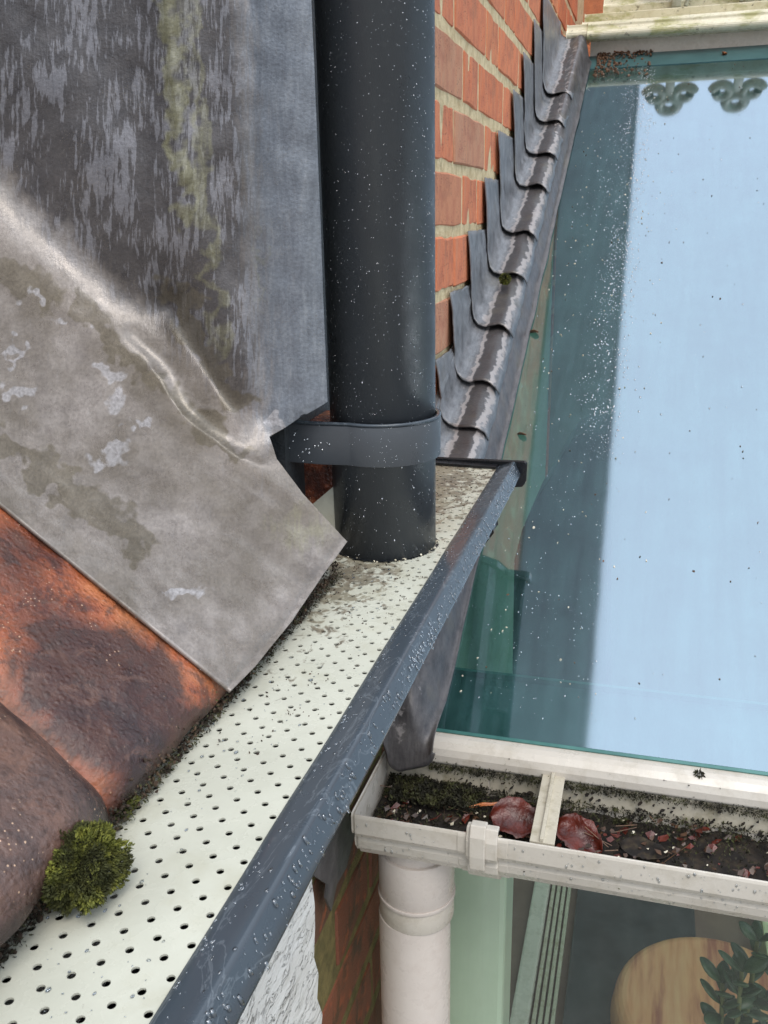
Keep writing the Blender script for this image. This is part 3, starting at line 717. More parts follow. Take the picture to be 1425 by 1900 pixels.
# crumbly dirt along the eave
rd = random.Random(11); pts_ = []
for _ in range(2600):
    y = rd.uniform(.12, .60); k = .5+.5*noise.noise(Vector((y*22, 0, 0)))
    if rd.random() < .35+.65*k:
        x = EX-.0065+rd.gauss(0, .0016)-.003*rd.random(); z = PZ+.0006+abs(rd.gauss(0, .0055))
        if y > .44: x += .000; z += rd.random()*.006
        pts_.append((x, y, z))
dc = chunks('eave_debris', pts_, M['dirt'], .0013, 3); tag(dc, 'crumbly brown dirt and moss packed under the lead and tile edge', 'debris', kind='stuff')
def cen(rd):
    y = rd.uniform(.13, .60); return ((EX-.0055+rd.gauss(0, .0016), y, PZ+.001+abs(rd.gauss(0, .005))), (.5, 0, .2))
md = clump('eave_moss', cen, M['moss_dark'], 3000, .0016, .9, seed=9); tag(md, 'dark straggly moss growing along the eave line', 'moss', kind='stuff')
pts_ = []
for _ in range(900):
    y = .36+.58*rd.random()**.8; x = rd.uniform(-.212, -.150)
    if math.hypot(x-PC[0], y-PC[1]) < PR+.003: continue
    if noise.noise(Vector((x*60, y*40, 2))) > .02: pts_.append((x, y, PZ+.0004))
gd = chunks('guard_dirt', pts_, M['dirt'], .00075, 4, .4); tag(gd, 'dark crumbs of dirt scattered on the perforated guard near the pipe', 'dirt', kind='stuff')

# ================================================================== STEPPED FLASHING
fl_ = empty('stepped_flashing', (-.2, 1.2, -.2)); tag(fl_, 'stepped grey lead flashing climbing the brick wall beside the glass roof', 'flashing')
corners = [(.935, -.312), (1.0, -.237), (1.064, -.1602), (1.1473, -.0876), (1.2624, -.0150), (1.3877, .0575), (1.5029, .1300), (1.650, .2050), (1.765, .2790), (1.895, .3540), (2.02, .4290)]
def roll(y, up=0.0):
    g = gz(y)
    return [(-.2395, g+.090), (-.2385, g+.075), (-.2350, g+.062), (-.2280, g+.0545), (-.2180, g+.0515), (-.2080, g+.053), (-.1990, g+.0545), (-.1910, g+.053), (-.1835, g+.047), (-.1790, g+.038)]
def flash_piece(y0, z0, y1, k, drop=0):
    nn = 26; V = []; wet = []
    for i in range(nn+1):
        y = y0+(y1-y0)*i/nn; rr = roll(y); lift = .0065*max(0, 1-(y-y0)/.13)+.0012
        if k < 2: rr = [(p[0], p[1]) for p in rr]
        # the free lower edge bends outwards a little
        ztop = max(z0-.0005, rr[0][1]+.012) if y > y0 else z0
        prof = []
        for q in range(14):
            t = q/13; z = z0+(rr[0][1]-z0)*t; x = -.2425+.0030*t+.0012*math.sin(t*math.pi)*math.exp(-(y-y0)/.02)
            if z0 < rr[0][1]: z = rr[0][1]
            prof.append((x+lift*.4*t, z))
        for (x, z) in rr[1:]: prof.append((x+lift*.35, z+lift))
        wob = .0030*math.sin(k*2.1)
        for q, (x, z) in enumerate(prof):
            skew = 0
            if q <= 13: skew = .006*(q/13)*0
            if q > 13: skew = -.010*((q-13)/9)**2 + .006*math.sin((q-13)/9*math.pi)*(-1)
            am = .25+.75*min(1, max(0, (q-7)/6))
            V.append((x+.0022*am*noise.noise(Vector((y*34, q*.4, k))), y+skew*max(0, 1-(y-y0)/.05)+.0055*am*noise.noise(Vector((q*.45, k*3, 1))), z+.0020*noise.noise(Vector((y*38, q*.35, k+7)))))
            wet.append(math.exp(-((x+.2000+.004*noise.noise(Vector((y*12, k, 0))))/.0135)**2))
    m_ = 23; F = [(a*m_+b, a*m_+b+1, (a+1)*m_+b+1, (a+1)*m_+b) for a in range(nn) for b in range(m_-1)]
    o = mesh_obj('flashing_piece', V, F, M['flash'], smooth=True)
    o.data.attributes.new('wet', 'FLOAT', 'POINT').data.foreach_set('value', wet)
    solidify(o, .0018, 1); put(o, fl_)
for k, (y0, z0) in enumerate(corners):
    y1 = corners[k+1][0]+.045 if k+1 < len(corners) else 2.34
    flash_piece(y0, z0, y1, k)
# continuous cover strip over the glass edge, ending in a dressed boot over the sill
V = []; wet = []; ny = 190; ys = list(np.linspace(.700, .78, 41))+list(np.linspace(.79, 2.335, ny-40))
for y in ys:
    yy = max(y, .765); g = gz(yy); s = max(0, (.765-y)/.065)
    prof = [(-.2400, g+.060), (-.2330, g+.053), (-.2200, g+.0495), (-.2050, g+.0510), (-.1930, g+.0500), (-.1850, g+.0450), (-.1790, g+.036), (-.1755, g+.024), (-.1725, g+.010), (-.1690, g+.0035), (-.1630, g+.0028)]
    if y > 1.75:
        f_ = min(1, (y-1.75)/.2); prof = [(x, z+.02*f_*math.exp(-((x+.185)/.012)**2)) for x, z in prof]
    for q, (x, z) in enumerate(prof):
        X_ = x if s == 0 else x+(max(x, -.211)-x)*s**1.2+.005*s*math.sin(q*.9)
        Z_ = z+(-.480+.022*abs((q-5.0)/5.)**2.8-z)*s**2.0+(.0016+.006*s)*noise.noise(Vector((y*22, q*.5, 2)))
        Y_ = y-.014*math.sin(min(1, s)*math.pi)*(1+.5*noise.noise(Vector((q*.4, s*2, 0))))
        V.append((X_+.0018*noise.noise(Vector((y*14, q*.2, 9))), Y_, Z_)); wet.append(.25*math.exp(-((x+.195)/.012)**2))
first = V[:11]
for (dy, dz) in ((-.001, -.003), (.003, -.0065), (.009, -.0075)):
    V[:0] = [(x+.001*(1 if q < 5 else -1), y+dy, z+dz-.002*math.sin(q*.9)) for q, (x, y, z) in enumerate(first)]; wet[:0] = [0]*11
ny += 3
m_ = 11; F = [(a*m_+b, a*m_+b+1, (a+1)*m_+b+1, (a+1)*m_+b) for a in range(ny) for b in range(m_-1)]
o = mesh_obj('cover_strip', V, F, M['flash_dark'], smooth=True); o.data.attributes.new('wet', 'FLOAT', 'POINT').data.foreach_set('value', wet)
solidify(o, .002, 1); put(o, fl_)
sub = o.modifiers.new('sub', 'SUBSURF'); sub.levels = 1; sub.render_levels = 1
# loose tongue of lead hanging below the gutter
tg = [at(573, 1600, 0, -.236), at(640, 1500, 0, -.236), at(655, 1545, 0, -.236), at(640, 1610, 0, -.236), at(622, 1640, 0, -.236), at(612, 1690, 0, -.236), at(600, 1665, 0, -.236), at(604, 1640, 0, -.236), at(580, 1625, 0, -.236)]
o = mesh_obj('lead_scrap', [t+np.array([.002*noise.noise(Vector(tuple(t*60))), 0, 0]) for t in tg], [tuple(range(len(tg)))], M['flash_dark']); solidify(o, .002)
tag(o, 'torn grey tongue of lead hanging under the gutter against the brick', 'lead scrap')

# ---------------- peeling painted board under the gutter
bm = bmesh.new(); yr = .545; V = []
ys = list(np.linspace(-.1, .50, 30)); nz = 40
edge = lambda z: .531+.010*noise.noise(Vector((z*30, 0, 0)))+.005*noise.noise(Vector((z*90, 0, 3)))
for i in range(nz+1):
    z = -.30-.9*i/nz
    for j in range(31):
        y = -.1+(edge(z)+.1)*j/30; V.append((-.238+.0012*noise.noise(Vector((y*40, z*40, 0))), y, z))
F = [(a*31+b, a*31+b+1, (a+1)*31+b+1, (a+1)*31+b) for a in range(nz) for b in range(30)]
o = mesh_obj('painted_board', V, F, M['wood']); solidify(o, .02, -1)
tag(o, 'white painted board with cracked peeling paint under the grey gutter', 'board')

# ================================================================== GLASS ROOF
gr = empty('glass_roof', (.3, 1.5, -.1)); tag(gr, 'blue tinted glass roof pane reflecting the sky, wet and flecked with debris', 'glass roof')
def slab_on_roof(name, x0, x1, y0, y1, top, th, mat, parent):
    V = []
    nrm = np.array([0, -GM, 1])/math.hypot(GM, 1)
    for (x, y) in [(x0, y0), (x1, y0), (x1, y1), (x0, y1)]:
        V.append(np.array([x, y, gz(y)])+nrm*top)
    V += [v-nrm*th for v in V[:4]]
    o = mesh_obj(name, V, [(0, 1, 2, 3), (7, 6, 5, 4), (0, 4, 5, 1), (1, 5, 6, 2), (2, 6, 7, 3), (3, 7, 4, 0)], mat); put(o, parent); return o
def sheet_on_roof(name, x0, x1, y0, y1, top, mat, parent):
    nrm = np.array([0, -GM, 1])/math.hypot(GM, 1)
    V = [np.array([x, y, gz(y)])+nrm*top for (x, y) in [(x0, y0), (x1, y0), (x1, y1), (x0, y1)]]
    o = mesh_obj(name, V, [(0, 1, 2, 3)], mat); put(o, parent); return o
sheet_on_roof('pane', -.235, 1.6, .741, 2.376, 0, M['glass'], gr)
slab_on_roof('pane_edge', -.235, 1.6, .7380, .7408, .0, .006, M['glass_edge'], gr)
slab_on_roof('edge_spacer', -.235, 1.6, .742, .805, -.012, .004, M['spacer'], gr)
slab_on_roof('inner_pane_edge', -.235, 1.6, .8055, .808, -.004, .012, M['glass_edge'], gr)
slab_on_roof('top_reflection_band', -.235, 1.6, 2.30, 2.374, .0015, .004, M['spacer'], gr)  # dark strip added to paint the frame's reflection across the glass top

# cream sill under the glass, with its grime
sill = empty('glazing_sill', (.3, .73, -.48)); tag(sill, 'cream plastic sill under the glass roof with black mould along its lower edge', 'sill')
sp_ = [(.7395, -.4650), (.7300, -.4640), (.7240, -.4655), (.7190, -.4700), (.7165, -.4760), (.7160, -.4830), (.7185, -.4860), (.7240, -.4860), (.7240, -.5600), (.7600, -.5600), (.7600, -.4750)]
V, F = extrude_profile(sp_, 'X', -.175, 1.6, closed=True); o = mesh_obj('sill_profile', V, F, M['upvc']); bevel(o, .0012, 2); put(o, sill)
V, F = extrude_profile([(.7185, -.4875), (.7238, -.4870), (.7238, -.4965), (.7200, -.4965)], 'X', -.16, 1.6, closed=True); o = mesh_obj('lower_bead', V, F, M['upvc_dirty']); put(o, sill)
rd = random.Random(21)
def cen(rd):
    while True:
        x = -.17+.50*rd.random()
        if rd.random() < .25+.75*(.5+.8*noise.noise(Vector((x*28, 4, 0))))*(1 if x < .03 else .55): break
    return ((x, .7168+rd.gauss(0, .0009), -.4875+rd.gauss(0, .0028)), (0, -.8, -.2))
o = clump('sill_mould', cen, M['moss_dark'], 5200, .0022, .8, seed=21); tag(o, 'black and green mould clinging to the lower edge of the sill', 'mould', kind='stuff')

# ---------------- white gutter
wg = empty('white_gutter', (.3, .67, -.5)); tag(wg, 'off white plastic moulded gutter full of silt under the glass roof', 'gutter')
gp = [(.6200, -.4805), (.6192, -.4830), (.6195, -.4975), (.6215, -.5010), (.6265, -.5040), (.6275, -.5075), (.6262, -.5110), (.6275, -.5175), (.6335, -.5260), (.6440, -.5330), (.6700, -.5355), (.7050, -.5330), (.7180, -.5180), (.7210, -.4830)]
V, F = extrude_profile(gp, 'X', -.212, 1.5, n=1); o = mesh_obj('trough', V, F, M['upvc'], smooth=False); solidify(o, .0024, 1); bevel(o, .0007); put(o, wg)
gp2 = gp+[]
V, F = extrude_profile(gp2, 'X', -.2150, -.2122, closed=True); o = mesh_obj('stop_end', V, F, M['upvc']); bevel(o, .0008); put(o, wg)
# inner silt-line tint on back is dirt geometry; union clip
def sweep_out(pts2, off):
    r_ = []
    for i, p in enumerate(pts2):
        a = np.array(pts2[max(0, i-1)]); b = np.array(pts2[min(len(pts2)-1, i+1)]); t = (b-a)/np.linalg.norm(b-a)
        r_.append(tuple(np.array(p)+np.array([-abs(t[1]) if True else 0, -abs(t[0]) if i > 3 else 0])*off))
    return r_
front = gp[:10]
cl = [(.6260, -.4765), (.6185, -.4745)]+[(p[0]-.0048, p[1]-.0006) for p in front[1:]]+[(.6440, -.5400)]
V, F = extrude_profile(cl, 'X', -.1150, -.0890); o = mesh_obj('union_clip', V, F, M['upvc']); solidify(o, .0040, 0); bevel(o, .0010); put(o, wg)
cl2 = [(.6250, -.4725), (.6150, -.4700), (.6110, -.4780), (.6105, -.4960), (.6120, -.5080), (.6150, -.5130)]
V, F = extrude_profile(cl2, 'X', -.1115, -.0985); o2 = mesh_obj('clip_tongue', V, F, M['upvc']); solidify(o2, .0026, 0); bevel(o2, .001); put(o2, wg)
V, F = extrude_profile([(p[0]-.0020, p[1]) for p in front[:]]+[(.6420, -.5370)], 'X', -.1230, -.0810); o = mesh_obj('union_sleeve', V, F, M['upvc']); solidify(o, .0022, 0); bevel(o, .0008); put(o, wg)
# strap across
bm = box_bm(-.0640, -.0440, .6215, .7195, -.4825, -.4800, .0006); box_bm(-.0560, -.0530, .6215, .7195, -.4800, -.4765, .0005, bm)
box_bm(-.0640, -.0615, .6215, .7195, -.4860, -.4825, .0004, bm)
o = bm_obj('strap', bm, M['upvc_dirty']); put(o, wg)
# back wall pieces of the gutter: joint line bracket
V, F = extrude_profile([(.7192, -.4850), (.7172, -.5150), (.7186, -.5150), (.7206, -.4850)], 'X', -.2100, -.1140, closed=True); o = mesh_obj('back_sleeve', V, F, M['upvc_dirty']); put(o, wg)
V, F = extrude_profile([(.7195, -.4850), (.7178, -.5100), (.7186, -.5100), (.7206, -.4850)], 'X', -.1120, 1.4, closed=True); o = mesh_obj('back_lining', V, F, M['upvc_dirty']); put(o, wg)
# silt and moss inside
V = []; nx, ny_ = 240, 24
for i in range(nx+1):
    x = -.2095+.9*i/nx
    for j in range(ny_+1):
        y = .6330+.0835*j/ny_
        z = -.5165+.0045*noise.noise(Vector((x*35, y*50, 0)))+.003*noise.noise(Vector((x*120, y*120, 4)))+.006*((y-.67)/.05)**2*.5
        if x < -.06: z += .004*max(0, noise.noise(Vector((x*30, y*40, 8))))+.003
        V.append((x, y, z))
F = [(a*(ny_+1)+b, (a+1)*(ny_+1)+b, (a+1)*(ny_+1)+b+1, a*(ny_+1)+b+1) for a in range(nx) for b in range(ny_)]
o = mesh_obj('gutter_silt', V, F, M['muck'], smooth=True); tag(o, 'wet black silt lying in the white gutter', 'silt', kind='stuff')
def cen(rd):
    x = -.207+rd.random()**1.6*.62; y = rd.choice([rd.gauss(.708, .008), rd.uniform(.625, .715)]); y = min(max(y, .6245), .7165)
    return ((x, y, -.5135+.004*rd.random()+(.006*max(0, (y-.69)/.025))), (0, -.2, .6))
o = clump('gutter_moss', cen, M['moss_dark'], 9000, .0030, .9, seed=31); tag(o, 'dark green moss and rotted leaf litter in the white gutter', 'moss', kind='stuff')
def cen(rd):
    x = -.200+rd.random()*.085; y = rd.uniform(.68, .716); return ((x, y, -.507+.010*rd.random()*max(.2, .5+noise.noise(Vector((x*60, 1, 1))))), (0, -.2, .8))
o = clump('gutter_moss_bank', cen, M['moss_dark'], 3500, .0035, .9, seed=33); tag(o, 'taller moss bank at the closed end of the white gutter', 'moss', kind='stuff')
mpt = at(1155, 1535, 1, .712); o = moss_ball(mpt, .009, .004, .006, 1500, .0032, M['moss_dark'], 'moss_cushion', 8)
tag(o, 'dark green moss cushion stuck to the back wall of the white gutter', 'moss')
def bits(name, n, mat, fn, size, seed, label):
    g = random.Random(seed); V = []; F = []
    for _ in range(n):
        c = Vector(fn(g)); k = g.randint(4, 6); a0 = g.random()*6; nrm = Vector((g.uniform(-.6, .6), g.uniform(-.9, .2), 1)).normalized(); t1 = nrm.orthogonal().normalized(); t2 = nrm.cross(t1)
        s_ = size*g.uniform(.3, 1.2); b = len(V)
        for q in range(k):
            a = a0+q*6.283/k; r = s_*g.uniform(.4, 1); V.append(c+t1*math.cos(a)*r+t2*math.sin(a)*r*.7+nrm*g.uniform(-.2, .2)*s_)
        F.append(tuple(range(b, b+k)))
    o = mesh_obj(name, V, F, mat); solidify(o, .0004); tag(o, label, 'litter', kind='stuff'); return o
fn = lambda g: (-.205+.40*g.random()**1.3, g.uniform(.634, .714), -.5105+.006*g.random())
bits('leaf_litter', 80, M['leafred'], fn, .0065, 51, 'torn dark red leaf scraps rotting in the white gutter')
bits('leaf_litter', 200, M['litter'], fn, .0050, 52, 'brown leaf crumbs spread over the silt of the white gutter')
bits('pale_flakes', 40, M['seed'], fn, .0028, 53, 'small pale flakes on the gutter silt')
bits('silt_clods', 220, M['muck'], lambda g: (-.205+.5*g.random(), .7145+.0015*g.random(), -.488-.026*g.random()**.6), .0034, 54, 'black dirt stuck to the back wall of the white gutter')
V = []; F = []
for q_ in range(26):
    a_ = Vector((-.20+.32*random.random(), random.uniform(.635, .71), -.507)); d_ = Vector((random.uniform(-1, 1), random.uniform(-.5, .5), random.uniform(-.1, .25))).normalized()*random.uniform(.008, .028)
    b_ = len(V); o_ = Vector((0, .0005, 0)); o2_ = Vector((0, 0, .0005))
    V += [a_-o_, a_+o_, a_+o2_, a_+d_-o_, a_+d_+o_, a_+d_+o2_]; F += [(b_, b_+1, b_+4, b_+3), (b_+1, b_+2, b_+5, b_+4), (b_+2, b_, b_+3, b_+5)]
tag(mesh_obj('twigs', V, F, M['seedbrown']), 'thin brown twigs and pine needles in the white gutter', 'twigs', kind='stuff')
def leaf(name, c, L, W_, ang, tilt, mat, label, cat='leaf', curl=.25, serr=True):
    V = []; F = []; n = 16; mcol = 7
    for i in range(n+1):
        t = i/n; wd = W_*math.sin(math.pi*min(1, t**.8))**.75*(1+(.06 if i % 2 else 0))
        if t in (0, 1): wd = .0004
        for j in range(-mcol//2+1, mcol//2+1):
            u = j/(mcol//2); x = (t-.5)*L; y = u*wd/2
            z = curl*W_*(u*u)+.02*W_*math.cos(t*40+abs(u)*5)-.25*curl*L*(t-.5)**2*4
            V.append((x, y*(1+.22*noise.noise(Vector((t*5, u, L*99)))), z+.0022*noise.noise(Vector((x*90, y*90, L*50)))*(L/.04)))
    k = len(range(-mcol//2+1, mcol//2+1))
    F = [(a*k+b, (a+1)*k+b, (a+1)*k+b+1, a*k+b+1) for a in range(n) for b in range(k-1)]
    o = mesh_obj(name, V, F, mat, smooth=True); solidify(o, .0004)
    o.location = c; o.rotation_euler = (tilt[0], tilt[1], ang); tag(o, label, cat); return o
p = at(958, 1535, 1, .672); leaf('fallen_leaf', (p[0], .676, -.5045), .050, .036, .25, (.5, .15), M['leafred'], 'dark red beech leaf in the gutter just left of the strap')
p = at(1078, 1550, 1, .680); leaf('fallen_leaf', (p[0]-.001, .668, -.5055), .044, .032, -.45, (.35, .25), M['leafred'], 'ribbed red beech leaf in the gutter just right of the strap')
p = at(1195, 1575, 1, .665); leaf('fallen_leaf', (p[0], .668, -.5085), .040, .020, .1, (.3, .1), M['muck'], 'sunken dark brown leaf in the gutter silt towards the right')
p = at(905, 1508, 1, .69); leaf('leaf_stalk', (p[0], .69, -.502), .034, .004, .35, (.2, .0), M['leaforange'], 'thin yellow leaf blade lying beside the dark red leaf', 'leaf')

# ---------------- white downpipe
wc = (-.1715, .672)
wp = empty('white_downpipe', (wc[0], wc[1], -.54)); tag(wp, 'off white plastic downpipe with socket joint under the white gutter', 'downpipe')
def smoothcyl(name, *a, mat=M['pipe_white'], **k):
    o = bm_obj(name, cyl_bm(*a, **k), mat); o.data.polygons.foreach_set('use_smooth', [len(p.vertices) == 4 for p in o.data.polygons]); put(o, wp); bevel(o, .0008); return o
smoothcyl('outlet', wc, .0315, -.5480, -.5300, 64)
smoothcyl('socket', wc, .0350, -.5900, -.5440, 64)
smoothcyl('socket_ring', wc, .0361, -.5935, -.5895, 64)
smoothcyl('lower_collar', wc, .0348, -.6150, -.5925, 64, mat=M['upvc'])
smoothcyl('pipe', (wc[0]-.002, wc[1]-.001), .0336, -1.9, -.6140, 64)

# ---------------- conservatory front below the gutter
slab_px = [(950, 1420), (950, 1290), (954, 1040), (968, 985), (990, 935), (1018, 890), (1040, 850), (1062, 815), (1085, 802), (1115, 800), (1128, 806), (1128, 1420)]  # outline of an added slab standing in for a dark shape in the glass
fr_ = [at(px, py, 1, 1.25) for px, py in slab_px]; V = fr_+[p+np.array([0, .12, 0]) for p in fr_]; nn_ = len(slab_px)
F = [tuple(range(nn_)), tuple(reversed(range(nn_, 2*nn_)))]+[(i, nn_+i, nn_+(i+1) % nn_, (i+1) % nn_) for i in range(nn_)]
o = mesh_obj('dark_shape_slab', V, F, M['darkgrey']); bevel(o, .002); tag(o, 'dark round shouldered cabinet added inside to make the dark shape in the left of the glass roof', 'slab')
cf = empty('conservatory_front', (.3, .76, -1)); tag(cf, 'conservatory front pane under the white gutter with rooms colours behind it', 'window')
o = mesh_obj('pane', [(-.244, .764, -1.9), (1.6, .764, -1.9), (1.6, .764, -.561), (-.244, .764, -.561)], [(0, 1, 2, 3)], M['glass_front']); put(o, cf)
xa = at(838, 1750, 1, .80)[0]; xb = at(938, 1750, 1, .80)[0]
pst = bm_obj('corner_post', box_bm(xa-.02, xb, .790, .86, -1.5, -.56, .006), M['palegreen'])
tag(pst, 'pale green corner post standing behind the white downpipe', 'post')
fzz = -1.49
a0 = at(1012, 1655, 2, fzz); a1 = at(968, 1895, 2, fzz)
xr = (a0[0]+a1[0])/2
rl = empty('floor_track', (xr, 1.3, fzz)); tag(rl, 'white floor track with ridged grey seal inside the conservatory', 'track')
put(bm_obj('track_bar', box_bm(xr-.024, xr+.012, .80, 2.40, -1.499, -1.470, .006), M['upvc']), rl)
for k in range(4): put(bm_obj('seal_ridge', box_bm(xr+.016+k*.012, xr+.024+k*.012, .80, 2.40, -1.499, -1.482, .002), M['upvc_dirty']), rl)
p0 = at(1130, 1800, 2, -1.48)
bd = bm_obj('dark_board', box_bm(xr+.075, xr+.33, .82, 2.3, -1.499, -1.47, .004), M['darkgrey']); tag(bd, 'dark grey board lying beside the floor track behind the glass', 'board')
c0 = at(1335, 1905, 2, -1.44)
bm = bmesh.new(); bmesh.ops.create_cone(bm, cap_ends=True, segments=64, radius1=.20, radius2=.19, depth=.07, matrix=Matrix.Translation((c0[0], c0[1], -1.435)))
k_ = NT('striped_tan'); M['tan'] = k_.m; k_.set('Base Color', k_.ramp(k_.noise(1, 4, .6, stretch=(26, 3, 2)), [(.38, lin(160, 96, 74)), (.5, lin(206, 146, 104)), (.62, lin(214, 164, 120))])); k_.set('Roughness', .8)
pf = bm_obj('round_pouffe', bm, M['tan']); bevel(pf, .02, 4); tag(pf, 'round tan cushion partly seen through the front pane', 'cushion')
bd = bm_obj('cream_board', box_bm(c0[0]+.10, c0[0]+.9, 1.25, 2.2, -1.4985, -1.42, .004), M['cream']); tag(bd, 'cream coloured board at the right behind the succulent', 'board')

# ---------------- succulent
sx = at(1400, 1745, 1, .86)
su = empty('succulent_plant', (sx[0], .86, -1.05)); tag(su, 'dark green fleshy leaved succulent behind the front pane at lower right', 'plant')
rd = random.Random(5)
def fleshy(c, L, W_, d, roll_):
    bm = bmesh.new(); bmesh.ops.create_uvsphere(bm, u_segments=10, v_segments=8, radius=1)
    for v in bm.verts:
        t = (v.co.z+1)/2; w_ = W_*(.35+.65*math.sin(math.pi*min(1, t*.75+.05)))
        v.co = Vector((v.co.x*w_*.5, v.co.y*w_*.17, t*L+.0))
    q = Vector(d).to_track_quat('Z', 'Y').to_matrix().to_4x4(); bm.transform(Matrix.Translation(c) @ q @ Matrix.Rotation(roll_, 4, 'Z'))
    o = bm_obj('leaf', bm, M['leaf'], smooth=True); put(o, su)
stems = [((sx[0]-.005, .84, -1.0), (sx[0]-.012, .84, sx[2]-.025)), ((sx[0], .86, -1.0), (sx[0]+.003, .86, sx[2])), ((sx[0]-.015, .85, -1.0), (sx[0]-.028, .85, sx[2]-.055)), ((sx[0]+.02, .87, -1.0), (sx[0]+.035, .87, sx[2]-.02))]
for a, b in stems:
    a = Vector(a); b = Vector(b); bm = bmesh.new()
    bmesh.ops.create_cone(bm, cap_ends=True, segments=10, radius1=.004, radius2=.0022, depth=(b-a).length, matrix=Matrix.Translation((a+b)/2) @ (b-a).to_track_quat('Z', 'Y').to_matrix().to_4x4())
    put(bm_obj('stem', bm, M['stem']), su)
    for k in range(11):
        t = 1-.075*k; c = a.lerp(b, t)
        for s in (0, math.pi):
            an = k*1.4+s+rd.uniform(-.3, .3); d = Vector((math.cos(an), math.sin(an), .9 if k < 3 else .35))
            fleshy(c, rd.uniform(.026, .037), rd.uniform(.015, .020), d.normalized(), rd.uniform(-.5, .5))
pot = empty('plant_pot', (sx[0], .86, -1.17)); tag(pot, 'terracotta pot holding the succulent below the picture edge', 'pot')
put(bm_obj('pot_body', cyl_bm((sx[0], .875), .045, -1.17, -1.05, 32, .06), M['terracotta']), pot)
put(bm_obj('soil', cyl_bm((sx[0], .875), .055, -1.0495, -1.0, 24, .05), M['muck']), pot)
st_ = bm_obj('plant_stand', box_bm(sx[0]-.09, sx[0]+.12, .79, .98, -1.499, -1.171, .004), M['cream']); tag(st_, 'low cream stand under the succulent pot', 'stand')

# ================================================================== UPPER FRAME
uf = empty('upper_ledge', (.3, 2.4, .38)); tag(uf, 'cream moulded ledge with green lichen crossing above the glass roof', 'ledge')
zf = gz(2.376)
put(bm_obj('fascia', box_bm(-.170, 1.8, 2.376, 2.46, zf-.05, zf+.062), M['upvc']), uf)
lp = [(2.338, zf+.030), (2.330, zf+.034), (2.328, zf+.041), (2.333, zf+.047), (2.342, zf+.049), (2.346, zf+.056), (2.345, zf+.062), (2.360, zf+.065), (2.366, zf+.071), (2.480, zf+.085), (2.480, zf+.0635), (2.375, zf+.0300)]
V, F = extrude_profile(lp, 'X', -.190, 1.8, closed=True); o = mesh_obj('moulding', V, F, M['upvc_moss']); bevel(o, .0015, 2); put(o, uf)
V, F = extrude_profile([(p[0]-.004, p[1]+.001) for p in lp[:7]]+[(2.41, zf+.066), (2.41, zf+.031)], 'X', -.222, -.175, closed=True); o = mesh_obj('moulding_cap', V, F, M['upvc_moss']); bevel(o, .002, 2); put(o, uf)
V, F = extrude_profile([(2.455, zf+.102), (2.452, zf+.118), (2.462, zf+.122), (2.466, zf+.138), (2.54, zf+.150), (2.54, zf+.100)], 'X', -.150, 1.8, closed=True); o = mesh_obj('back_tier', V, F, M['upvc_moss']); bevel(o, .002); put(o, uf)
V, F = extrude_profile([(2.425, zf+.080), (2.49, zf+.080), (2.49, zf+.1015), (2.420, zf+.0975)], 'X', -.19, 1.8, closed=True); o = mesh_obj('top_sill', V, F, M['upvc_moss']); bevel(o, .002); put(o, uf)
# ridge cresting along the ledge
cm = make_upvc('shaded_grimy_cresting', lin(150, 150, 132), lin(176, 176, 156), lin(110, 108, 82), .8)  # darker than its grime alone: backlit shade put into the colour
crest = empty('ridge_cresting', (.3, 2.47, zf+.1)); tag(crest, 'row of white scrolled cresting standing on the cream ledge', 'cresting')
def torus_bm(c, R_, r_, a0=0, a1=2*math.pi, n=24, bm=None, wob=0):
    bm = bm or bmesh.new(); rings = []
    for i in range(n+1):
        a = a0+(a1-a0)*i/n; d = Vector((math.cos(a), 0, math.sin(a))); R__ = R_*(1-wob*i/n)
        rings.append([bm.verts.new(Vector(c)+d*R__+(d*math.cos(b)+Vector((0, 1, 0))*math.sin(b))*r_) for b in [2*math.pi*j/8 for j in range(8)]])
    for i in range(n):
        for j in range(8): bm.faces.new((rings[i][j], rings[i][(j+1) % 8], rings[i+1][(j+1) % 8], rings[i+1][j]))
    return bm
cmesh = []
def crest_meshes():
    L = []
    z0 = zf+.100
    bm = box_bm(-.009, .009, -.005, .005, z0, z0+.09, .002); L.append(('stem', bm))
    L.append(('ring', torus_bm((0, 0, z0+.106), .019, .0105)))
    for s in (-1, 1): L.append(('scroll', torus_bm((s*.029, 0, z0+.078), .021, .0095, math.radians(200 if s < 0 else -20), math.radians(200+330 if s < 0 else -20-330), 28, None, .45)))
    L.append(('foot_arc', torus_bm((.0675, 0, z0-.012), .052, .0042, math.radians(15), math.radians(165), 20)))
    out_ = []
    for nm, bm in L:
        bmesh.ops.recalc_face_normals(bm, faces=bm.faces); me = bpy.data.meshes.new(nm); bm.to_mesh(me); bm.free(); me.materials.append(cm)
        me.polygons.foreach_set('use_smooth', [True]*len(me.polygons)); out_.append((nm, me))
    return out_
CMESH = crest_meshes()
for k in range(10):
    for nm, me in CMESH:
        o = link(bpy.data.objects.new(nm, me)); o.scale = (1.2, 1.2, 1.2); o.location = (-.285+.158*k, -.035, -1.2*(zf+.1)+zf+.1-(zf+.1)); o.parent = crest

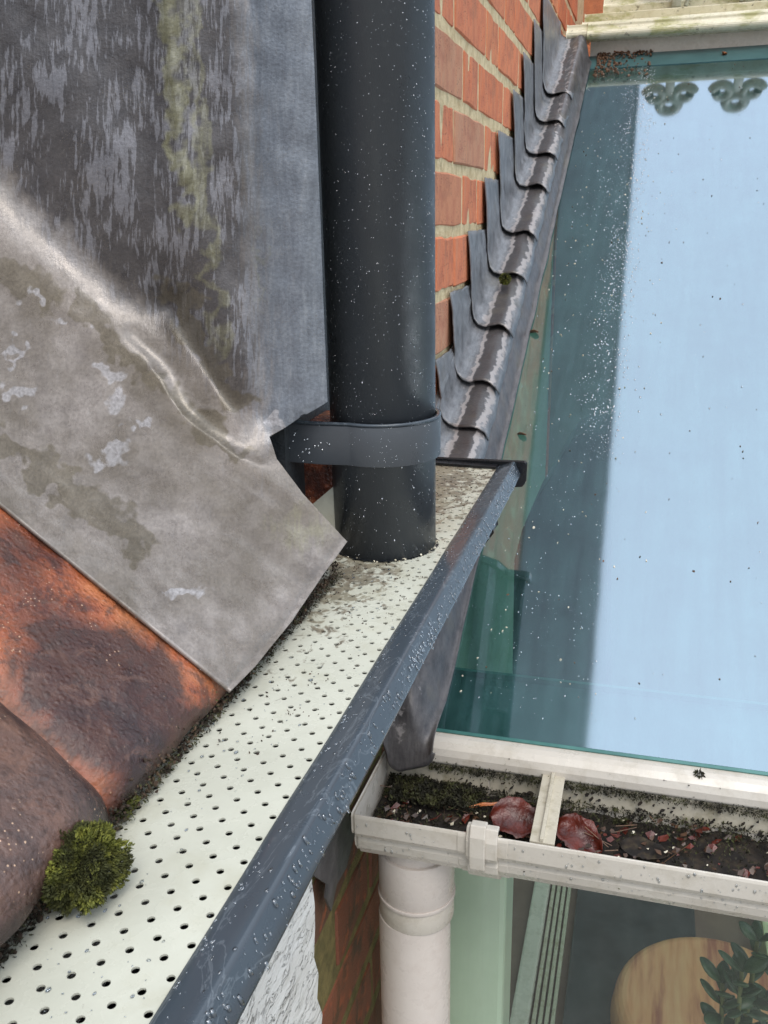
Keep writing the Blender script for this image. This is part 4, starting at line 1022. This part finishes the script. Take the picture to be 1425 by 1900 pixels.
# ================================================================== DROPS AND FLECKS
def drops(name, items, mat, seg=1):
    """items: position, normal, radius, height factor, stretch vector"""
    bm0 = bmesh.new(); bmesh.ops.create_icosphere(bm0, subdivisions=seg, radius=1); base = np.array([v.co[:] for v in bm0.verts]); faces = [[v.index for v in f.verts] for f in bm0.faces]; bm0.free()
    V = []; F = []
    for (p, n_, r_, hf, el) in items:
        n_ = np.array(n_, float); n_ /= np.linalg.norm(n_); up = np.array([0, 0, 1.]) if abs(n_[2]) < .9 else np.array([0, 1., 0])
        t1 = np.cross(up, n_); t1 /= np.linalg.norm(t1); t2 = np.cross(n_, t1)
        b = len(V); jit = 1+.18*rng.standard_normal(len(base))[:, None]*0
        q = base[:, :1]*t1*r_+base[:, 1:2]*t2*r_*el+base[:, 2:]*n_*r_*hf
        V.extend(q+np.array(p)); F.extend([[i+b for i in f] for f in faces])
    return mesh_obj(name, V, F, mat, smooth=True)
rd = random.Random(77)
it = []
for _ in range(2300):
    a = math.radians(rd.uniform(185, 372)); z = rd.uniform(PZ, .20)
    if noise.noise(Vector((a*2.2, z*14, 5))) < -.12 and rd.random() < .7: continue
    r = .0010 if rd.random() < .03 else .00018+.00033*rd.random()**2
    if z > -.10 and r > .0008: r = .0006
    band = zb < z < zt; RR = (PR+.0042) if band else PR
    it.append(((PC[0]+RR*math.cos(a), PC[1]+RR*math.sin(a), z), (math.cos(a), math.sin(a), 0), r, .45, 1.0+.25*rd.random()))
for _ in range(40):
    x = rd.uniform(-.285, -.225); it.append(((x, PC[1]-.0445, rd.uniform(zb, zt)), (0, -1, 0), .0004+.0009*rd.random(), .4, 1))
o = drops('pipe_raindrops', it, make_drop('water_on_pipe', .45)); tag(o, 'fine raindrops beading on the dark downpipe and its bracket', 'raindrops', kind='stuff')
it = []
for _ in range(560):
    y = rd.uniform(.15, .94); z = rd.uniform(-.2640, -.2515)
    r = .0003+.0012*rd.random()**3
    xx = float(np.interp(-z, [.2518, .2580, .2640], [-.1262, -.1232, -.1209]))+.0003
    it.append(((xx, y, z), (.9, 0, .44), r, .55, 1.3+rd.random()*1.0))
for _ in range(520):
    y = rd.uniform(.15, .94); t = rd.random(); x = -.1445+.016*t; z = -.2546+.0048*t
    it.append(((x, y, z), (-.35, 0, 1), .0003+.0010*rd.random()**3, .3, .8+rd.random()*.8))
o = drops('rim_raindrops', it, M['water']); tag(o, 'raindrops hanging on the outer face of the grey gutter rim', 'raindrops', kind='stuff')
it = []
for _ in range(260):
    x = rd.uniform(-.212, -.148); y = .15+.5*rd.random()
    it.append(((x, y, PZ+.0003), (0, 0, 1), .0003+.0010*rd.random()**3, .12, .7+rd.random()))
o = drops('guard_raindrops', it, M['water']); tag(o, 'flat raindrops lying on the cream leaf guard', 'raindrops', kind='stuff')
it = []; nr = (0, -GM, 1)
for _ in range(11000):
    y = .76+1.55*rd.random(); x = rd.uniform(-.16, .30)
    if y > 1.1 and rd.random() < .5: x = -.045+.02*rd.gauss(0, 1)
    if (x < -.02 and rd.random() < .25+.75*min(1, max(0, (x+.15)/.09))) or rd.random() < .08:
        r = (.0003+.0013*rd.random()**4)*(.6 if y < 1.15 else 1)
        if noise.noise(Vector((x*25, y*10, 3))) < -.1 and rd.random() < .6: continue
        it.append(((x, y, gz(y)+.0001), nr, r, .5, 1+rd.random()*.8))
o = drops('glass_raindrops', it, M['water_bright']); tag(o, 'raindrops on the glass roof, thickest on its dark left band', 'raindrops', kind='stuff')
it = []
for _ in range(420):
    x = rd.uniform(-.21, .4); z = rd.uniform(-.533, -.483)
    yy = np.interp(-z, [-q[1] for q in gp[:10]], [q[0] for q in gp[:10]])
    it.append(((x, yy-.0025, z), (0, -1, -.1), .0004+.0011*rd.random()**3, .5, 1.2+rd.random()))
o = drops('gutter_raindrops', it, M['water']); tag(o, 'raindrops on the front of the white gutter', 'raindrops', kind='stuff')
# drops on the lead sheet (upright part): follow the sheet's own vertices
it = []; Vl = np.array([v.co[:] for v in ls.data.vertices]); Nl = np.array([v.normal[:] for v in ls.data.vertices])
for _ in range(420):
    i = rd.randrange(len(Vl)); px_, py_ = pp[i]
    if px_ < 0 or py_ < 0: continue
    n_ = Nl[i]; n_ = n_ if n_@(-Vl[i]) > 0 else -n_
    big = py_ < 420 and 20 < px_ < 380 and rd.random() < .12
    it.append((Vl[i]+n_*.0002, n_, .0018 if big else .0003+.0005*rd.random(), .35, 1.7 if big else 1))
o = drops('lead_raindrops', it, M['water']); tag(o, 'raindrops and wet beads on the lead sheet', 'raindrops', kind='stuff')
# grit on the lead in the valley
pts_ = []
for _ in range(9000):
    i = rd.randrange(len(Vl)); px_, py_ = pp[i]
    d = min(math.hypot((px_-a)/c, (py_-b)/e) for a, b, c, e in [(345, 560, 70, 90), (300, 500, 70, 40), (140, 210, 80, 60), (60, 330, 60, 70), (200, 470, 90, 60)])
    if rd.random() < math.exp(-d*d*1.2): pts_.append(Vl[i])
o = chunks('lead_grit', pts_[:700], M['seed'], .0006, 8); tag(o, 'pale yellow grit caught in the valley of the lead sheet', 'grit', kind='stuff')
# flecks on the glass: seeds and crumbs
def fleck_pts(n, fx, fy):
    r_ = []
    for _ in range(n):
        x, y = fx(), fy(); r_.append((x, y, gz(y)+.0006))
    return r_
o = chunks('glass_seeds', fleck_pts(150, lambda: rd.uniform(-.155, .02), lambda: .78+1.5*rd.random()), M['seed'], .0016, 12, .4); tag(o, 'pale seeds and lichen flecks on the left of the glass roof', 'seeds', kind='stuff')
o = chunks('glass_crumbs', fleck_pts(150, lambda: rd.uniform(-.15, .35), lambda: .78+1.5*rd.random()), M['seedbrown'], .0014, 13, .4); tag(o, 'dark crumbs of dirt dotted over the glass roof', 'dirt', kind='stuff')
o = chunks('corner_litter', [(-.145+.10*rd.random()**2, 2.366-.10*rd.random()**2, gz(2.33)+.012+.01*rd.random()) for _ in range(1)]+[(lambda y: (-.15+.12*rd.random()**2.2, y, gz(y)+.003+.004*rd.random()))(2.372-.13*rd.random()**2) for _ in range(260)], M['seedbrown'], .0045, 14, .5)
tag(o, 'brown leaf litter heaped in the top left corner of the glass roof', 'leaf litter', kind='stuff')
def on_glass(px, py):
    r = ray(px, py); n_ = np.array([0, -GM, 1]); P0 = np.array([0, .741, -.462]); return r*((n_@P0)/(n_@r))
for (px, py, L, lab, mt) in [(1343, 103, .022, 'small orange leaf fragment near the top of the glass roof', 'leaforange'), (1155, 100, .04, 'curled orange brown leaf in the top left corner of the glass', 'leaforange'),
                       (990, 620, .017, 'dark crumpled leaf fragment beside the flashing on the glass', 'seedbrown'), (968, 810, .014, 'small dark twig piece low on the left of the glass', 'seedbrown'),
                       (1290, 1443, .010, '', '')]:
    if not lab: continue
    p = on_glass(px, py); leaf('leaf_fragment', (p[0], p[1], p[2]+.003), L, L*.5, rd.uniform(0, 3), (.46, .1), M[mt], lab, 'leaf')
# droppings of grit on the sill and black specks
o = chunks('sill_specks', [(rd.uniform(-.15, .35), .7165+.01*rd.random(), -.4705) for _ in range(30)], M['muck'], .0011, 15, .4); tag(o, 'black specks of grime on the cream sill', 'grime', kind='stuff')
p = at(1296, 1441, 1, .727); o = moss_ball((p[0], .7262, -.4645), .003, .002, .003, 160, .0028, M['moss_dark'], 'moss_speck', 40); tag(o, 'black tuft of dirt standing on the cream sill', 'moss')
